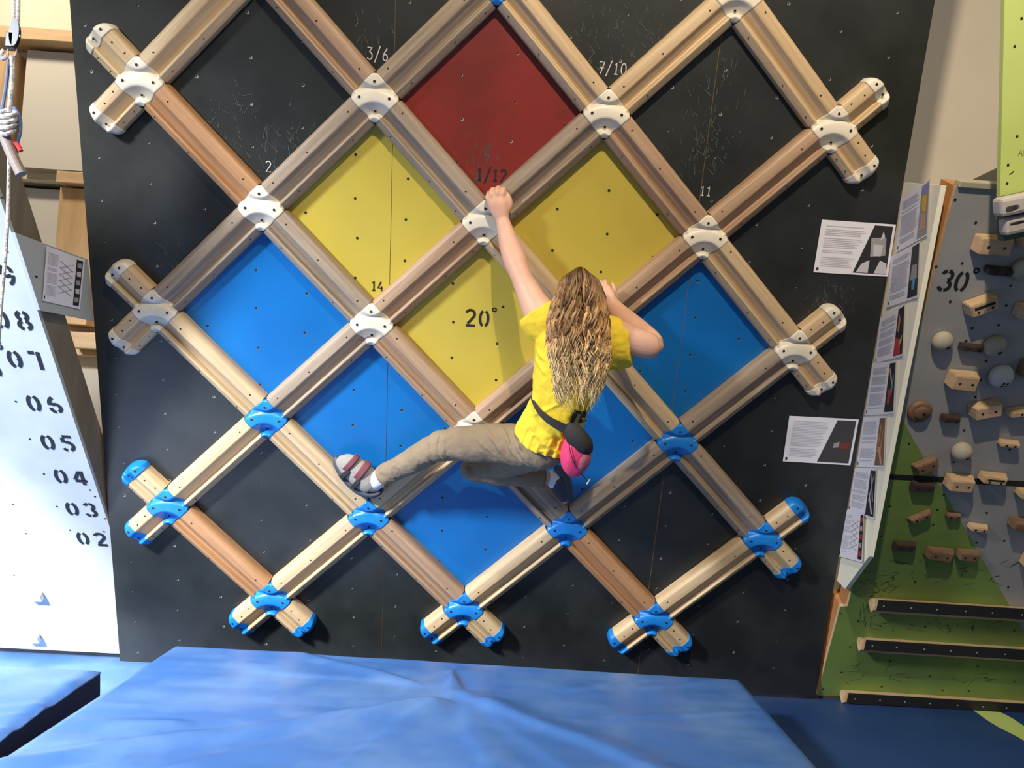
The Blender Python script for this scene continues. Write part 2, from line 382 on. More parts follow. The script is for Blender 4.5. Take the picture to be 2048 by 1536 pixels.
def joint_bm():
    bm = bmesh.new(); n = 44; A = W/2*1.03; lim = A*math.sqrt(2)*.90; grid = []
    for i in range(n+1):
        row = []
        for j in range(n+1):
            a = -A+2*A*i/n; b = -A+2*A*j/n       # a along "\" axis (+ = upper left), b along "/" normal
            u = (A-a)/(2*A); v = (A-b)/(2*A)     # u: across "/", v: across "\"
            z = max(prof_j(math.hypot(u, v)), prof_j(1-math.hypot(1-u, 1-v)))
            X = (-a+b)/math.sqrt(2); Y = (a+b)/math.sqrt(2)
            for ax in (0, 1):
                val = (X, Y)[ax]
                if abs(val) > lim:
                    if ax == 0: X = math.copysign(lim, X)
                    else: Y = math.copysign(lim, Y)
            e = min(i, n-i, j, n-j)
            if e == 0: z = max(z-.003, .0)
            row.append(bm.verts.new((X, Y, z+.0025)))
        grid.append(row)
    for i in range(n):
        for j in range(n):
            try: bm.faces.new((grid[i][j], grid[i+1][j], grid[i+1][j+1], grid[i][j+1])).smooth = True
            except ValueError: pass
    loop = [grid[i][0] for i in range(n)]+[grid[n][j] for j in range(n)]+[grid[i][n] for i in range(n,0,-1)]+[grid[0][j] for j in range(n,0,-1)]
    low = [bm.verts.new((v.co.x, v.co.y, 0)) for v in loop]
    for i in range(len(loop)): bm.faces.new((loop[i], loop[(i+1)%len(loop)], low[(i+1)%len(loop)], low[i]))
    bm.faces.new(low)
    bmesh.ops.remove_doubles(bm, verts=bm.verts, dist=.00005); finish(bm)
    for X, Y in ((0,.058),(-.056,0),(.056,0),(0,-.047)):
        a = (Y-X)/math.sqrt(2); b = (X+Y)/math.sqrt(2); u = (A-a)/(2*A); v = (A-b)/(2*A)
        z = max(prof_j(math.hypot(u, v)), prof_j(1-math.hypot(1-u, 1-v)))
        disc(bm, I4, X, Y, z+.0045, .0066, 2, 14); disc(bm, I4, X, Y, z+.005, .0054, 1, 14)
    return bm
def prof_j(u):
    if u > 1: return .026*max(0, 1-(u-1)*4)
    if u < 0: return max(0, .030*(1+u*4))
    return prof(u)
ME_CAP = {}; ME_JNT = {}
for nm, mm in (('w', M_RES), ('b', M_BLU)):
    rim = mat('rim_'+nm, (.80,.78,.70) if nm == 'w' else (.10,.34,.72), .5)
    ME_CAP[nm] = [to_mesh('end_cap', cap_bm(s), [mm, M_HOLE]) for s in (1, -1)]
    ME_JNT[nm] = to_mesh('lattice_joint', joint_bm(), [mm, M_HOLE, rim])
def put(name, me, c, r, rot, label, cat, group, wood=None, h=.0026):
    o = bpy.data.objects.new(name, me); COL.objects.link(o)
    o.matrix_world = frame(lat(c, r, h), BX, BY, BN) @ Matrix.Rotation(rot, 4, 'Z')
    tag(o, label, cat, group, 'thing')
    if wood is not None: setwood(o, wood)
    return o
def setwood(o, wood):
    o.material_slots[0].link = 'OBJECT'; o.material_slots[0].material = WOODS[wood]
ORD = ['first', 'second', 'third', 'fourth', 'fifth', 'sixth']
BAND = ['topmost zigzag', 'second zigzag from the top', 'third zigzag from the top', 'third zigzag from the bottom', 'second zigzag from the bottom', 'bottom zigzag']
TONE = {0:'pale', 1:'pinkish', 2:'reddish', 3:'greyish'}
rows = {0:(1,3,5), 1:(0,2,4,6), 2:(1,3,5), 3:(0,2,4,6), 4:(1,3,5), 5:(0,2,4,6), 6:(1,3,5)}
REDS = {(0,1,1,2):2, (0,5,1,6):2, (2,5,3,6):1, (4,5,5,6):2, (1,0,2,1):1, (2,3,3,4):1, (1,2,2,3):3, (2,1,3,2):3, (4,1,5,2):1, (4,3,5,4):0, (5,0,6,1):0, (5,2,6,3):0, (5,4,6,5):3, (3,4,4,5):3, (3,0,4,1):0, (0,3,1,4):0, (1,4,2,5):0, (6,5,5,6):0,(4,5,5,4):3,(4,3,3,4):1,(3,2,2,3):1,(2,3,1,4):3,(5,2,4,3):1,(2,1,1,2):3,(3,0,2,1):3,(4,1,3,2):3,(5,0,4,1):0,(6,1,5,2):1,(0,3,1,2):3,(6,3,5,4):3}
for r in range(6):
    es = []
    for c in rows[r]:
        for d in (-1, 1):
            if c+d in rows[r+1]: es.append((min(c, c+d), c, c+d))
    es.sort(key=lambda e: (e[0]))
    for k, (_, c0, c1) in enumerate(es):
        down = c1 > c0                      # "\" falls to the right
        key = (c0, r, c1, r+1); wd = REDS.get(key, REDS.get((c1, r+1, c0, r), 0))
        put('lattice_beam', ME_BEAM[(r*6+k) % 3], (c0+c1)/2, r+.5, -math.pi/4 if down else math.pi/4,
            f'{TONE[wd]} grooved wooden beam, {ORD[k]} from left in the {BAND[r]}, {"falling" if down else "rising"} right', 'beam', 'grooved wooden beams of the lattice', wd)
RN = {0:'at the top picture edge', 1:'in the uppermost full row', 2:'in the row below the chalk 3/6', 3:'in the middle row beside the 20 mark', 4:'in the row behind the climber\'s hips', 5:'in the row under her feet', 6:'in the lowest row'}
for r, cs in rows.items():
    for k, c in enumerate(cs):
        if (c, r) == (1, 0): continue
        blue = r >= 5 or (r == 4 and c != 3) or (c, r) == (3, 0)
        kk = k-1 if r == 0 else k
        put('lattice_joint', ME_JNT['b' if blue else 'w'], c, r, 0,
            f'{"blue" if blue else "cream white"} resin cross joint, {ORD[kk]} from left {RN[r]}', 'joint', 'resin cross joints of the lattice')
RS = {1:'upper', 3:'middle', 5:'lower'}
for r in (1, 3, 5, 6):
    for c in ((0, 6) if r < 6 else (1, 3, 5)):
        for di, (rot, sg, word) in enumerate(((-math.pi/4, -1, 'upper left'), (math.pi/4, -1, 'lower left'), (math.pi/4, 1, 'upper right'), (-math.pi/4, 1, 'lower right'))):
            if r < 6 and ((c == 0) != (sg == -1)): continue
            if r == 6 and word.startswith('upper'): continue
            blue = r >= 5
            side = f'{RS[r]} {"left" if c == 0 else "right"} edge joint' if r < 6 else f'{ORD[(c-1)//2]} joint of lowest row'
            o = put('beam_stub', ME_STUB[0 if sg == 1 else 1], c, r, rot,
                f'short stub with {"blue" if blue else "white"} cap, pointing {word} from {side}', 'beam', 'short capped beam stubs around the lattice', random.choice((0,0,3)) if not blue else 0)
            e = bpy.data.objects.new('end_cap', ME_CAP['b' if blue else 'w'][0 if sg == 1 else 1]); COL.objects.link(e); e.parent = o
            e['label'] = 'blue resin end cap' if blue else 'cream white resin end cap'
# ------------------------------------------------------------------ left 40 degree board
T40 = math.radians(40); WY = V((0,-math.sin(T40),math.cos(T40))); WN = BX.cross(WY); WN = WN if WN.y < 0 else -WN
WP = V((-1.747,.101,.279))
def wp(u, v): return hit(u, v, WP, WN)
WO = wp(215,1040); FW = frame(WO, BX, WY, WN)
lb = empty('training_board', WO, 'white steeply overhanging board at left with stencilled numbers 02 to 09 up its edge', 'climbing board')
bm = bmesh.new(); prism(bm, FW, [(-1.4,-1.02),(-.005,-1.02),(.006,2.1),(-1.4,2.1)], -.018, 0, 0, 1); finish(bm)
link_bm('white_panel', bm, [M_WHITE, M_WEDGE], lb)
bm = bmesh.new(); box(bm, FW, -.045, -.001, -1.0, 2.1, -.16, -.0185); finish(bm); link_bm('frame_timber', bm, M_OLIVE, lb)
bm = bmesh.new()
for u, v in ((32,803),(60,878),(88,948),(114,1013),(26,1008),(52,1067),(73,553),(14,503),(4,395),(180,980),(190,993),(210,1037),(208,1063),(28,1150),(36,720),(140,1060)):
    p = FW.inverted() @ wp(u, v); disc(bm, FW, p.x, p.y, .0008, .005, 0)
link_bm('bolt_hole', bm, M_HOLE, lb)['kind'] = 'stuff'
for s, u, v in (('08',32,640),('07',58,720),('06',95,808),('05',122,886),('04',147,954),('03',169,1019),('02',190,1078)):
    write('painted_number', s, wp(u, v), BX, WY, WN, .088, M_INK, lb, STEN, .18, adv=.92)
write('painted_number', '9', wp(17, 551), BX, WY, WN, .088, M_INK, lb, STEN, .15)
write('painted_number', '3', wp(-3, 688), BX, WY, WN, .055, M_INK, lb, STEN, .15)
write('painted_number', '0', wp(-4, 742), BX, WY, WN, .055, M_INK, lb, STEN, .15)
for u, v in ((75,1188),(70,1272)):
    M = frame(wp(u, v), BX, WY, WN); bm = bmesh.new(); box(bm, M, -.04, .03, -.025, .025, .0005, .03, bev=.006); finish(bm)
    tag(link_bm('climbing_hold', bm, M_WHITE, loc=wp(u,v)), f'{"upper" if v < 1200 else "lower"} small white block hold low on the white board', 'climbing hold', 'white blocks on the white board')
# side panel with a notice, facing right
PX = -1.636
def sp(u, v): return hit(u, v, (PX,0,0), V((1,0,0)))
MX = frame(V((PX,0,0)), V((0,1,0)), V((0,0,1)), V((1,0,0)))
a = [sp(u, v) for u, v in ((30,465),(178,520),(188,642),(80,620))]
for p in a: p.y = min(p.y, -p.z*math.tan(T20)-.014)
bm = bmesh.new(); prism(bm, MX, [(p.y, p.z) for p in a], -.012, 0, 0, 0); finish(bm)
tag(link_bm('notice_panel', bm, M_WEDGE), 'small grey plywood panel behind the white board holding a printed sheet', 'panel')
# timber framework against the back wall
def by(u, v, y): return hit(u, v, (0,y,0), V((0,1,0)))
def wall_box(name, u0, v0, u1, v1, y, d, m_, label, x_ext=None, cat='timber', grp='timbers of the wall frame at left'):
    p, q_ = by(u0, v0, y), by(u1, v1, y); x0, x1 = p.x, q_.x
    if x_ext is not None: x1 = x_ext
    bm = bmesh.new(); box(bm, I4, x0, x1, y, y+d, q_.z, p.z, bev=.004); finish(bm)
    return tag(link_bm(name, bm, m_), label, cat, grp, 'thing')
wall_box('frame_timber', -60, 46, 140, 84, .70, .195, M_TIMH, 'long horizontal pine timber across the wall, topmost at left', -1.5)
wall_box('frame_timber', -60, 350, 160, 372, .74, .155, M_OLIVE, 'greenish horizontal timber halfway up the left wall frame', -1.9)
wall_box('frame_timber', 113, 341, 200, 370, .64, .095, M_TIMH, 'short pale timber block across the top of the wall post', -1.7)
wall_box('frame_timber', 120, 374, 172, 650, .70, .195, M_TIMB, 'upright pine post left of the black board', None)
wall_box('frame_timber', 20, 655, 190, 712, .73, .165, M_TIMH, 'lowest horizontal brown timber behind the white board', -1.6)
wall_box('frame_timber', 140, 664, 190, 698, .62, .105, M_TIMH, 'short pale block on the lowest horizontal timber', -1.75)
wall_box('frame_timber', 0, 100, 12, 320, .74, .155, M_TIMB, 'upright timber at the far left behind the rope', None)
bm = bmesh.new(); p, q_ = by(55,100,.80), by(160,342,.80); box(bm, I4, p.x, -1.7, .80, .895, q_.z, p.z); finish(bm)
tag(link_bm('infill_panel', bm, M_PANEL), 'pale square infill panel between the two upper horizontal timbers', 'panel')
bm = bmesh.new(); p, q_ = by(60,376,.80), by(124,500,.80); box(bm, I4, p.x-.3, q_.x-.005, .80, .895, by(60,649,.80).z, p.z); finish(bm)
tag(link_bm('infill_panel', bm, M_PANEL), 'pale infill panel left of the upright post, below the greenish timber', 'panel')
# ------------------------------------------------------------------ right 30 degree board
T30 = math.radians(30); GY = V((0,-math.sin(T30),math.cos(T30))); GN = BX.cross(GY); GN = GN if GN.y < 0 else -GN
GP = V((0,.03,0))
def gp(u, v): return hit(u, v, GP, GN)
GO = gp(1634,1390); FG = frame(GO, BX, GY, GN); FGi = FG.inverted()
rb = empty('training_board', GO, 'grey and green overhanging board at right with wooden holds, marked 30 degrees', 'climbing board')
c0, c1, c2, c3 = [FGi @ gp(*p) for p in ((1634,1390),(2048,1418),(2048,379),(1892,372))]
def clipline(pts, a, b, side):
    out = []
    for i in range(len(pts)):
        p, q_ = pts[i], pts[(i+1)%len(pts)]
        fp = (b[0]-a[0])*(p[1]-a[1])-(b[1]-a[1])*(p[0]-a[0]); fq = (b[0]-a[0])*(q_[1]-a[1])-(b[1]-a[1])*(q_[0]-a[0])
        if fp*side >= 0: out.append(p)
        if fp*fq < 0: t = fp/(fp-fq); out.append((p[0]+(q_[0]-p[0])*t, p[1]+(q_[1]-p[1])*t))
    return out
pb = FGi @ gp(1684,1212); xq = lambda y: c0.x+(c3.x-c0.x)*y/c3.y
LE = [(c3.x+.036,c3.y),(xq(pb.y)+.036,pb.y),(xq(pb.y)+.004,pb.y-.004)]
full = [(c0.x,0),(1.35,0),(1.35,c3.y)]+LE
bm = bmesh.new(); prism(bm, FG, full, -.018, 0, 0, 1); finish(bm)
link_bm('plywood_panel', bm, [M_GREYP, M_TIMH], rb)
la, lb2 = FGi @ gp(1790,815), FGi @ gp(2012,1200)
pl = clipline(full, (la.x, la.y), (lb2.x, lb2.y), -1)
if sum(p[0] for p in pl)/len(pl) > .9: pl = clipline(full, (la.x, la.y), (lb2.x, lb2.y), 1)
st = FGi @ gp(1790,954); sl = FGi @ gp(2048,966)
bm = bmesh.new(); prism(bm, FG, pl, .0003, .0010); finish(bm); link_bm('green_area', bm, M_GREEN, rb)
xe = c0.x+(c3.x-c0.x)*(st.y/c3.y)
bm = bmesh.new(); prism(bm, FG, [(xe,st.y-.013),(1.35,sl.y-.013),(1.35,sl.y+.013),(xe,st.y+.013)], .0004, .0016); finish(bm); link_bm('black_seam', bm, M_INK, rb)
bm = bmesh.new(); prism(bm, FG, [(c0.x-.002,0),(c0.x+.04,0),(c3.x+.076,c3.y)]+LE, -.115, -.0185); finish(bm); link_bm('frame_timber', bm, mat('orange_timber', (.50,.24,.09), .6, scale=(30,30,3), col2=(.42,.19,.07)), rb)
bm = bmesh.new(); box(bm, FG, c3.x+.040, 1.35, c3.y, c3.y+.022, -.03, .012, bev=.003); finish(bm); link_bm('top_batten', bm, mat('pale_batten', (.42,.38,.28), .7), rb)
bm = bmesh.new()
for k in range(170):
    u, v = random.choice(((random.uniform(1700,2040), random.uniform(1120,1170)), (random.uniform(1690,2040), random.uniform(1225,1262)), (random.uniform(1650,2040), random.uniform(1305,1375)), (random.uniform(1725,1790), random.uniform(1160,1230))))
    p = FGi @ gp(u, v); a_ = random.gauss(.1, .9); l = random.uniform(.008,.05); M = FG @ Matrix.Translation((p.x,p.y,.0014)) @ Matrix.Rotation(a_, 4, 'Z'); wd = random.uniform(.0007,.0022)
    quad(bm, [M @ V(x) for x in ((-l,-wd*.3,0),(0,-wd,0),(l,wd*.2,0),(0,wd,0))])
link_bm('rubber_scuff', bm, M_SCUFF, rb)['kind'] = 'stuff'
bm = bmesh.new()
for u, v in ((1910,399),(1951,445),(1872,533),(1924,526),(1900,603),(2021,571),(2012,611),(1997,650),(1944,656),(1932,681),(1972,722),(1961,760),(1950,794),(1996,822),(2042,833),(1928,860),(1818,887),(1907,924),(2019,899),(1942,982),(1887,989),(1779,1012),(1875,1019),(1973,1025),(1866,1049),(1952,1085),(2008,1081),(1762,1072),(1848,1108),(2040,1118),(1932,1142),
             (1786,1156),(1830,1163),(1982,1157),(2016,1174),(1680,1226),(1716,1242),(1760,1251),(1850,1253),(1895,1251),(1944,1255),(2028,1261),(1700,1293),(1780,1322),(1955,1332),(2028,1363),(1683,1344),(1859,1352),(1763,1373),(1937,1381),(1885,1380),(1646,1378)):
    p = FGi @ gp(u, v); disc(bm, FG, p.x, p.y, .0018, .0052, 0, 9)
link_bm('bolt_hole', bm, M_HOLE, rb)['kind'] = 'stuff'
write('painted_number', '30\u00b0', gp(1924, 563), BX, GY, GN, .086, M_INK, rb, STEN, .15, adv=.66)
# holds
def hold_m(u, v, rot=0, h=0): return frame(gp(u, v)+GN*h, BX, GY, GN) @ Matrix.Rotation(math.radians(rot), 4, 'Z')
def block(u, v, wpx, hpx, rot, d, m_, label, holes=2, wedge=.012, slot=False, name='wooden_hold'):
    P = gp(u, v); k = mpp(P); w_, h_ = wpx*k/2, hpx*k/2; M = hold_m(u, v, rot)
    bm = bmesh.new(); vs = []
    for z, iw, ih in ((.0026,0,0),(d,wedge,.004)):
        vs.append([bm.verts.new(M @ V((sx*(w_-iw), sy*(h_-ih*.5)+(-.006 if z > .01 else 0)*1, z))) for sx, sy in ((-1,-1),(1,-1),(1,1),(-1,1))])
    bm.faces.new(vs[0][::-1]); bm.faces.new(vs[1])
    for i in range(4): bm.faces.new((vs[0][i], vs[0][(i+1)%4], vs[1][(i+1)%4], vs[1][i]))
    bmesh.ops.bevel(bm, geom=list(bm.edges), offset=.003, segments=2, affect='EDGES'); finish(bm)
    for f in bm.faces: f.material_index = 0
    if slot:
        f0 = [M @ V(p) for p in ((-w_*.62,h_*.05-.006,d+.0006),(w_*.62,h_*.05-.006,d+.0006),(w_*.62,h_*.5-.006,d+.0006),(-w_*.62,h_*.5-.006,d+.0006))]; quad(bm, f0, 1)
    for i in range(holes):
        x = 0 if holes == 1 else (-.42+.84*i/(holes-1))*w_
        disc(bm, M, x, -.006-(h_*.35 if slot else 0), d+.0009, .0055, 1, 10)
    o = link_bm(name, bm, [m_, M_HOLE], loc=P); return tag(o, label, 'climbing hold', 'wooden holds on the grey and green board')
def ball(u, v, rpx, m_, label, hx=0, hy=-.3, nh=1, flat=.75, turned=False):
    P = gp(u, v); r = rpx*mpp(P); M = hold_m(u, v); bm = bmesh.new(); n = 28; prf = []
    for i in range(13):
        a_ = math.radians(-28+118*i/12); prf.append((r*math.cos(a_), r*flat*(math.sin(a_)+math.sin(math.radians(28)))+.0026))
    if turned: prf = [(r,.0026),(r,.008),(r*.97,.014),(r*.72,.022),(r*.66,.020),(r*.62,.026),(r*.30,.030),(.0001,.030)]
    R = [[bm.verts.new(M @ V((q_*math.cos(2*math.pi*k/n), q_*math.sin(2*math.pi*k/n), z))) for k in range(n)] for q_, z in prf]
    for i in range(len(R)-1):
        for k in range(n): bm.faces.new((R[i][k], R[i][(k+1)%n], R[i+1][(k+1)%n], R[i+1][k])).smooth = True
    bm.faces.new(R[0][::-1]); bmesh.ops.remove_doubles(bm, verts=bm.verts, dist=.0004); finish(bm)
    for k in range(nh):
        ox, oy = (hx, hy) if nh == 1 else (hx+(k % 2-.5)*.34, hy+(k//2-.5)*.3)
        if turned: z = .031; nn = V((0,0,1))
        else:
            s = math.sqrt(max(.05, 1-ox*ox-oy*oy)); z = r*flat*(s+math.sin(math.radians(28)))+.0026; nn = V((ox, oy, s/flat)).normalized()
        X_ = nn.cross(V((0,1,0))).normalized(); Y_ = nn.cross(X_)
        disc(bm, M @ frame(V((ox*r, oy*r, z))+nn*.001, X_, Y_, nn), 0, 0, 0, .0075 if nh == 1 else .0055, 1, 12)
    return tag(link_bm('round_hold', bm, [m_, M_HOLE], loc=P), label, 'climbing hold', 'round holds on the grey board')
block(1980,484,76,34,0,.05,M_HW,'pale wooden block hold with two holes, directly below the hangboard')
block(2046,476,34,20,0,.04,M_HW,'small pale wooden hold cut by the right edge, below the hangboard',1)
block(1994,537,58,14,-2,.035,M_HD,'dark flat bar hold touching a grey ball, right of the 30 mark')
block(1957,603,64,28,27,.05,M_HW,'tilted pale block hold with a dark slot, below the dark bar',slot=True)
block(2042,616,34,26,0,.05,M_HW,'pale block cut by the right edge, right of the tilted slotted block',1)
block(1940,690,52,12,-3,.03,M_HD,'thin dark bar hold between two pale round holds')
block(1920,753,60,32,-2,.055,M_HW,'wide pale two-hole block hold left of the white ball')
block(2048,730,26,34,0,.05,M_HB,'brown block cut by the right edge beside the white ball',1)
block(1899,832,42,13,-2,.03,M_HD,'small dark bar hold right of the brown disc')
block(1966,811,60,28,17,.05,M_HW,'tilted pale two-hole block hold below the white ball')
block(2034,817,50,14,12,.04,M_HW,'slanted thin pale hold cut by the right edge, below white ball',1)
block(2014,881,42,10,-2,.035,M_HW,'small pale crimp hold level with the stone cone',2,.004)
block(1848,925,50,24,33,.035,M_HB,'dull brown tilted block where grey meets green')
block(1914,957,56,26,-2,.055,M_HW,'pale two-hole block sitting on the black seam')
block(1982,949,56,17,-3,.045,M_HW,'flat pale block with a slot, right end of the black seam',slot=True)
block(2044,979,32,14,-3,.05,M_HW,'pale hold cut by the right edge below the black seam',1)
block(1843,968,50,18,-2,.03,M_HD,'dark chamfered bar hold just below the black seam')
block(1837,1028,48,12,34,.03,M_HB,'thin tilted brown hold on the green paint')
block(1905,1026,34,9,-3,.025,M_HB,'smallest brown crimp hold on the green paint edge')
block(1953,1049,42,11,-4,.035,M_HW,'small pale pink crimp hold casting a shadow on grey')
block(2036,1040,44,18,-4,.05,M_HB,'brown-faced block at the right edge below the black seam',0)
block(1807,1087,48,17,-2,.03,M_HD,'dark chamfered bar hold low on the green paint')
block(1876,1101,56,22,-4,.04,M_HB,'brown two-hole block, left one of the touching pair')
block(1932,1103,46,18,-3,.04,M_HB,'brown two-hole block, right one of the touching pair')
block(2050,1112,20,26,-3,.05,M_HW,'pale hold at the right edge above the uppermost foot rail',0)
ball(2040,536,22,M_HG,'grey stone-like ball hold cut by the right edge',.3,-.5)
ball(1881,679,21,M_HG,'beige round ball hold below the 30 mark',.35,-.4)
ball(1985,688,22,M_HG,'beige turned round hold right of the thin dark bar',.25,-.4)
ball(1997,748,24,M_HWH,'white ball hold with four small finger holes',.15,-.5,4)
ball(1838,821,24,M_HB,'flat brown turned disc hold beside the ivory panel',.15,0,1,turned=True)
ball(1919,898,20,M_HG,'small beige cone hold above the black seam',.3,-.35,flat=.9)
# foot rails
for (u0, v0, v1, lab) in ((1740,1194,1240,'uppermost'),(1716,1273,1308,'middle'),(1682,1378,1421,'lowest')):
    P = gp(u0, v0); p2 = gp(2048, v0+(2048-u0)*.062); Xr = (p2-P).normalized(); Yr = GN.cross(Xr).normalized(); M = frame(P, Xr, Yr, GN)
    L = 1.25; t = .024; r_ = empty('foot_rail', P, f'{lab} of the three long black-faced wooden foot rails', 'foot rail', 'foot rails at the bottom of the green board')
    bm = bmesh.new(); prf = [(-.030,.0026),(-.050,.045),(-.024,.057),(.028,.046),(.0,.0026)]
    a_ = [bm.verts.new(M @ V((0,y,z))) for y, z in prf]; b_ = [bm.verts.new(M @ V((L,y,z))) for y, z in prf]
    bm.faces.new(a_); bm.faces.new(b_[::-1])
    for i in range(5): bm.faces.new((a_[i], b_[i], b_[(i+1)%5], a_[(i+1)%5]))
    finish(bm); link_bm('rail_timber', bm, M_TIMH, r_)
    d_ = V((0,.052,-.011)).normalized(); nn = V((0,.011,.052)).normalized()
    Mf = M @ frame(V((.012,-.024,.0575)), V((1,0,0)), d_, nn)
    bm = bmesh.new(); box(bm, Mf, 0, L, -.001, .053, 0, .004, bev=.0012); finish(bm); link_bm('grip_strip', bm, M_INK, r_)
    bm = bmesh.new()
    for k in range(9): disc(bm, Mf, .03+k*.125+random.uniform(-.01,.01), t*1.0, .0046, .0042, 0, 8)
    link_bm('screw', bm, M_NUT, r_)
bm = bmesh.new(); k = c0; box(bm, FG, c0.x+.03, 1.35, -.035, -.002, -.10, .0, 0); finish(bm); link_bm('bottom_batten', bm, mat('dark_batten', (.10,.07,.045), .7), rb)
# lime green board upper right, with handwritten marks
GXP = by(2006, 60, -1.55); gy0 = by(2000, 520, -1.55).z
bm = bmesh.new(); p, q_ = by(2011, -80, -1.62), by(1999, 440, -1.40)
F_ = [V((p.x,-1.62,p.z)), V((p.x+1.1,-1.62,p.z)), V((q_.x+1.1,-1.40,q_.z)), V((q_.x,-1.40,q_.z))]
Yl = (F_[0]-F_[3]); Yl.x = 0; Yl.normalize(); Nl = BX.cross(Yl); Nl = Nl if Nl.y < 0 else -Nl
ML = frame(F_[3], BX, Yl, Nl); MLi = ML.inverted()
prism(bm, ML, [((MLi @ x).x, (MLi @ x).y) for x in F_], -.02, 0); finish(bm)
lime = tag(link_bm('training_board', bm, M_LIME, loc=F_[3]), 'lime green plywood board at the upper right edge with handwritten marks', 'climbing board')
def lp(u, v): return hit(u, v, F_[3], Nl)
bm = bmesh.new()
for u, v in ((2043,37),(2029,93),(2034,273),(2016,330),(2014,367)):
    x = MLi @ lp(u, v); disc(bm, ML, x.x, x.y, .0008, .0045)
link_bm('bolt_hole', bm, M_HOLE, lime)['kind'] = 'stuff'; bm = bmesh.new()
for pts in (((2036,312),(2041,300),(2044,312)),((2038,307),(2043,306)),((2046,300),(2046,313))):
    ribbon(bm, frame(V((0,0,0)), V((1,0,0)), V((0,1,0)), V((0,0,1))) if False else ML @ Matrix.Translation((0,0,.001)), [((MLi @ lp(*p)).x, (MLi @ lp(*p)).y) for p in pts], .0015)
ribbon(bm, ML @ Matrix.Translation((0,0,.001)), [((MLi @ lp(*p)).x, (MLi @ lp(*p)).y) for p in ((2018,349),(2024,346),(2027,342))], .003)
o = link_bm('pen_mark', bm, M_INK, lime); bm = bmesh.new()
# hangboard on the right
HP = lp(2024, 428)+Nl*.004; HX = (BX*math.cos(.27)+Yl*math.sin(.27)).normalized(); HYv = Nl.cross(HX).normalized(); MH = frame(HP, HX, HYv, Nl)
hb = empty('hangboard', HP, 'chalky grey resin hangboard with two tiers of pockets, upper right edge', 'hangboard')
def pocketed(name, x0, x1, y0_, y1_, z0, z1, pockets):
    bm = bmesh.new(); box(bm, MH, x0, x1, y0_, y1_, z0, z1, bev=.012); finish(bm)
    for f in bm.faces: f.material_index = 0
    o = link_bm(name, bm, [M_HBR, M_HOLE], hb)
    cb = bmesh.new()
    for (cx, cy, rx, ry) in pockets:
        n = 16; a_ = []; b_ = []
        for i in range(n):
            t = 2*math.pi*i/n; cx_ = math.cos(t); sy_ = math.sin(t)
            X_ = cx+math.copysign(abs(cx_)**.6, cx_)*rx; Y_ = cy+math.copysign(abs(sy_)**.6, sy_)*ry
            a_.append(cb.verts.new(MH @ V((X_,Y_,z1-.026)))); b_.append(cb.verts.new(MH @ V((X_,Y_,z1+.02))))
        cb.faces.new(a_[::-1]); cb.faces.new(b_)
        for i in range(n): cb.faces.new((a_[i], a_[(i+1)%n], b_[(i+1)%n], b_[i]))
    finish(cb); c_ = link_bm('cutter', cb, M_HBR)
    md = o.modifiers.new('pockets', 'BOOLEAN'); md.operation = 'DIFFERENCE'; md.object = c_; md.solver = 'EXACT'
    bpy.context.view_layer.update(); dg = bpy.context.evaluated_depsgraph_get()
    me = bpy.data.meshes.new_from_object(o.evaluated_get(dg)); o.modifiers.clear(); o.data = me; bpy.data.objects.remove(c_)
    return o
pocketed('upper_tier', -.088, .36, .012, .070, .036, .095, [(-.055,.033,.022,.010),(-.008,.040,.0075,.011),(.030,.041,.018,.012),(.08,.04,.02,.012),(.13,.04,.0075,.011),(.18,.04,.02,.012)])
pocketed('lower_tier', -.072, .34, -.052, .004, .036, .080, [(-.032,-.018,.026,.0055),(.008,-.028,.0075,.012),(.042,-.026,.016,.014),(.10,-.026,.02,.012),(.16,-.026,.02,.012)])
bm = bmesh.new(); box(bm, MH, -.055, .34, -.075, .066, .001, .0355, bev=.004); finish(bm); link_bm('backing_block', bm, mat('green_block', (.08,.10,.06), .7), hb)
# dark panel standing in for the shade behind the top of the right board
bm = bmesh.new(); a3 = [by(u, v, -.2) for u, v in ((1918,372),(2010,328),(2030,328),(2030,395),(1918,395))]
MB_ = frame(V((0,-.2,0)), V((1,0,0)), V((0,0,1)), V((0,-1,0)))
prism(bm, MB_, [(x.x, x.z) for x in a3], -1.095, 0); finish(bm)
tag(link_bm('shade_panel', bm, mat('gap_shade', (.09,.08,.06), .8)), 'dark triangular panel added as the shade between cream wall and lime green board', 'shade panel')
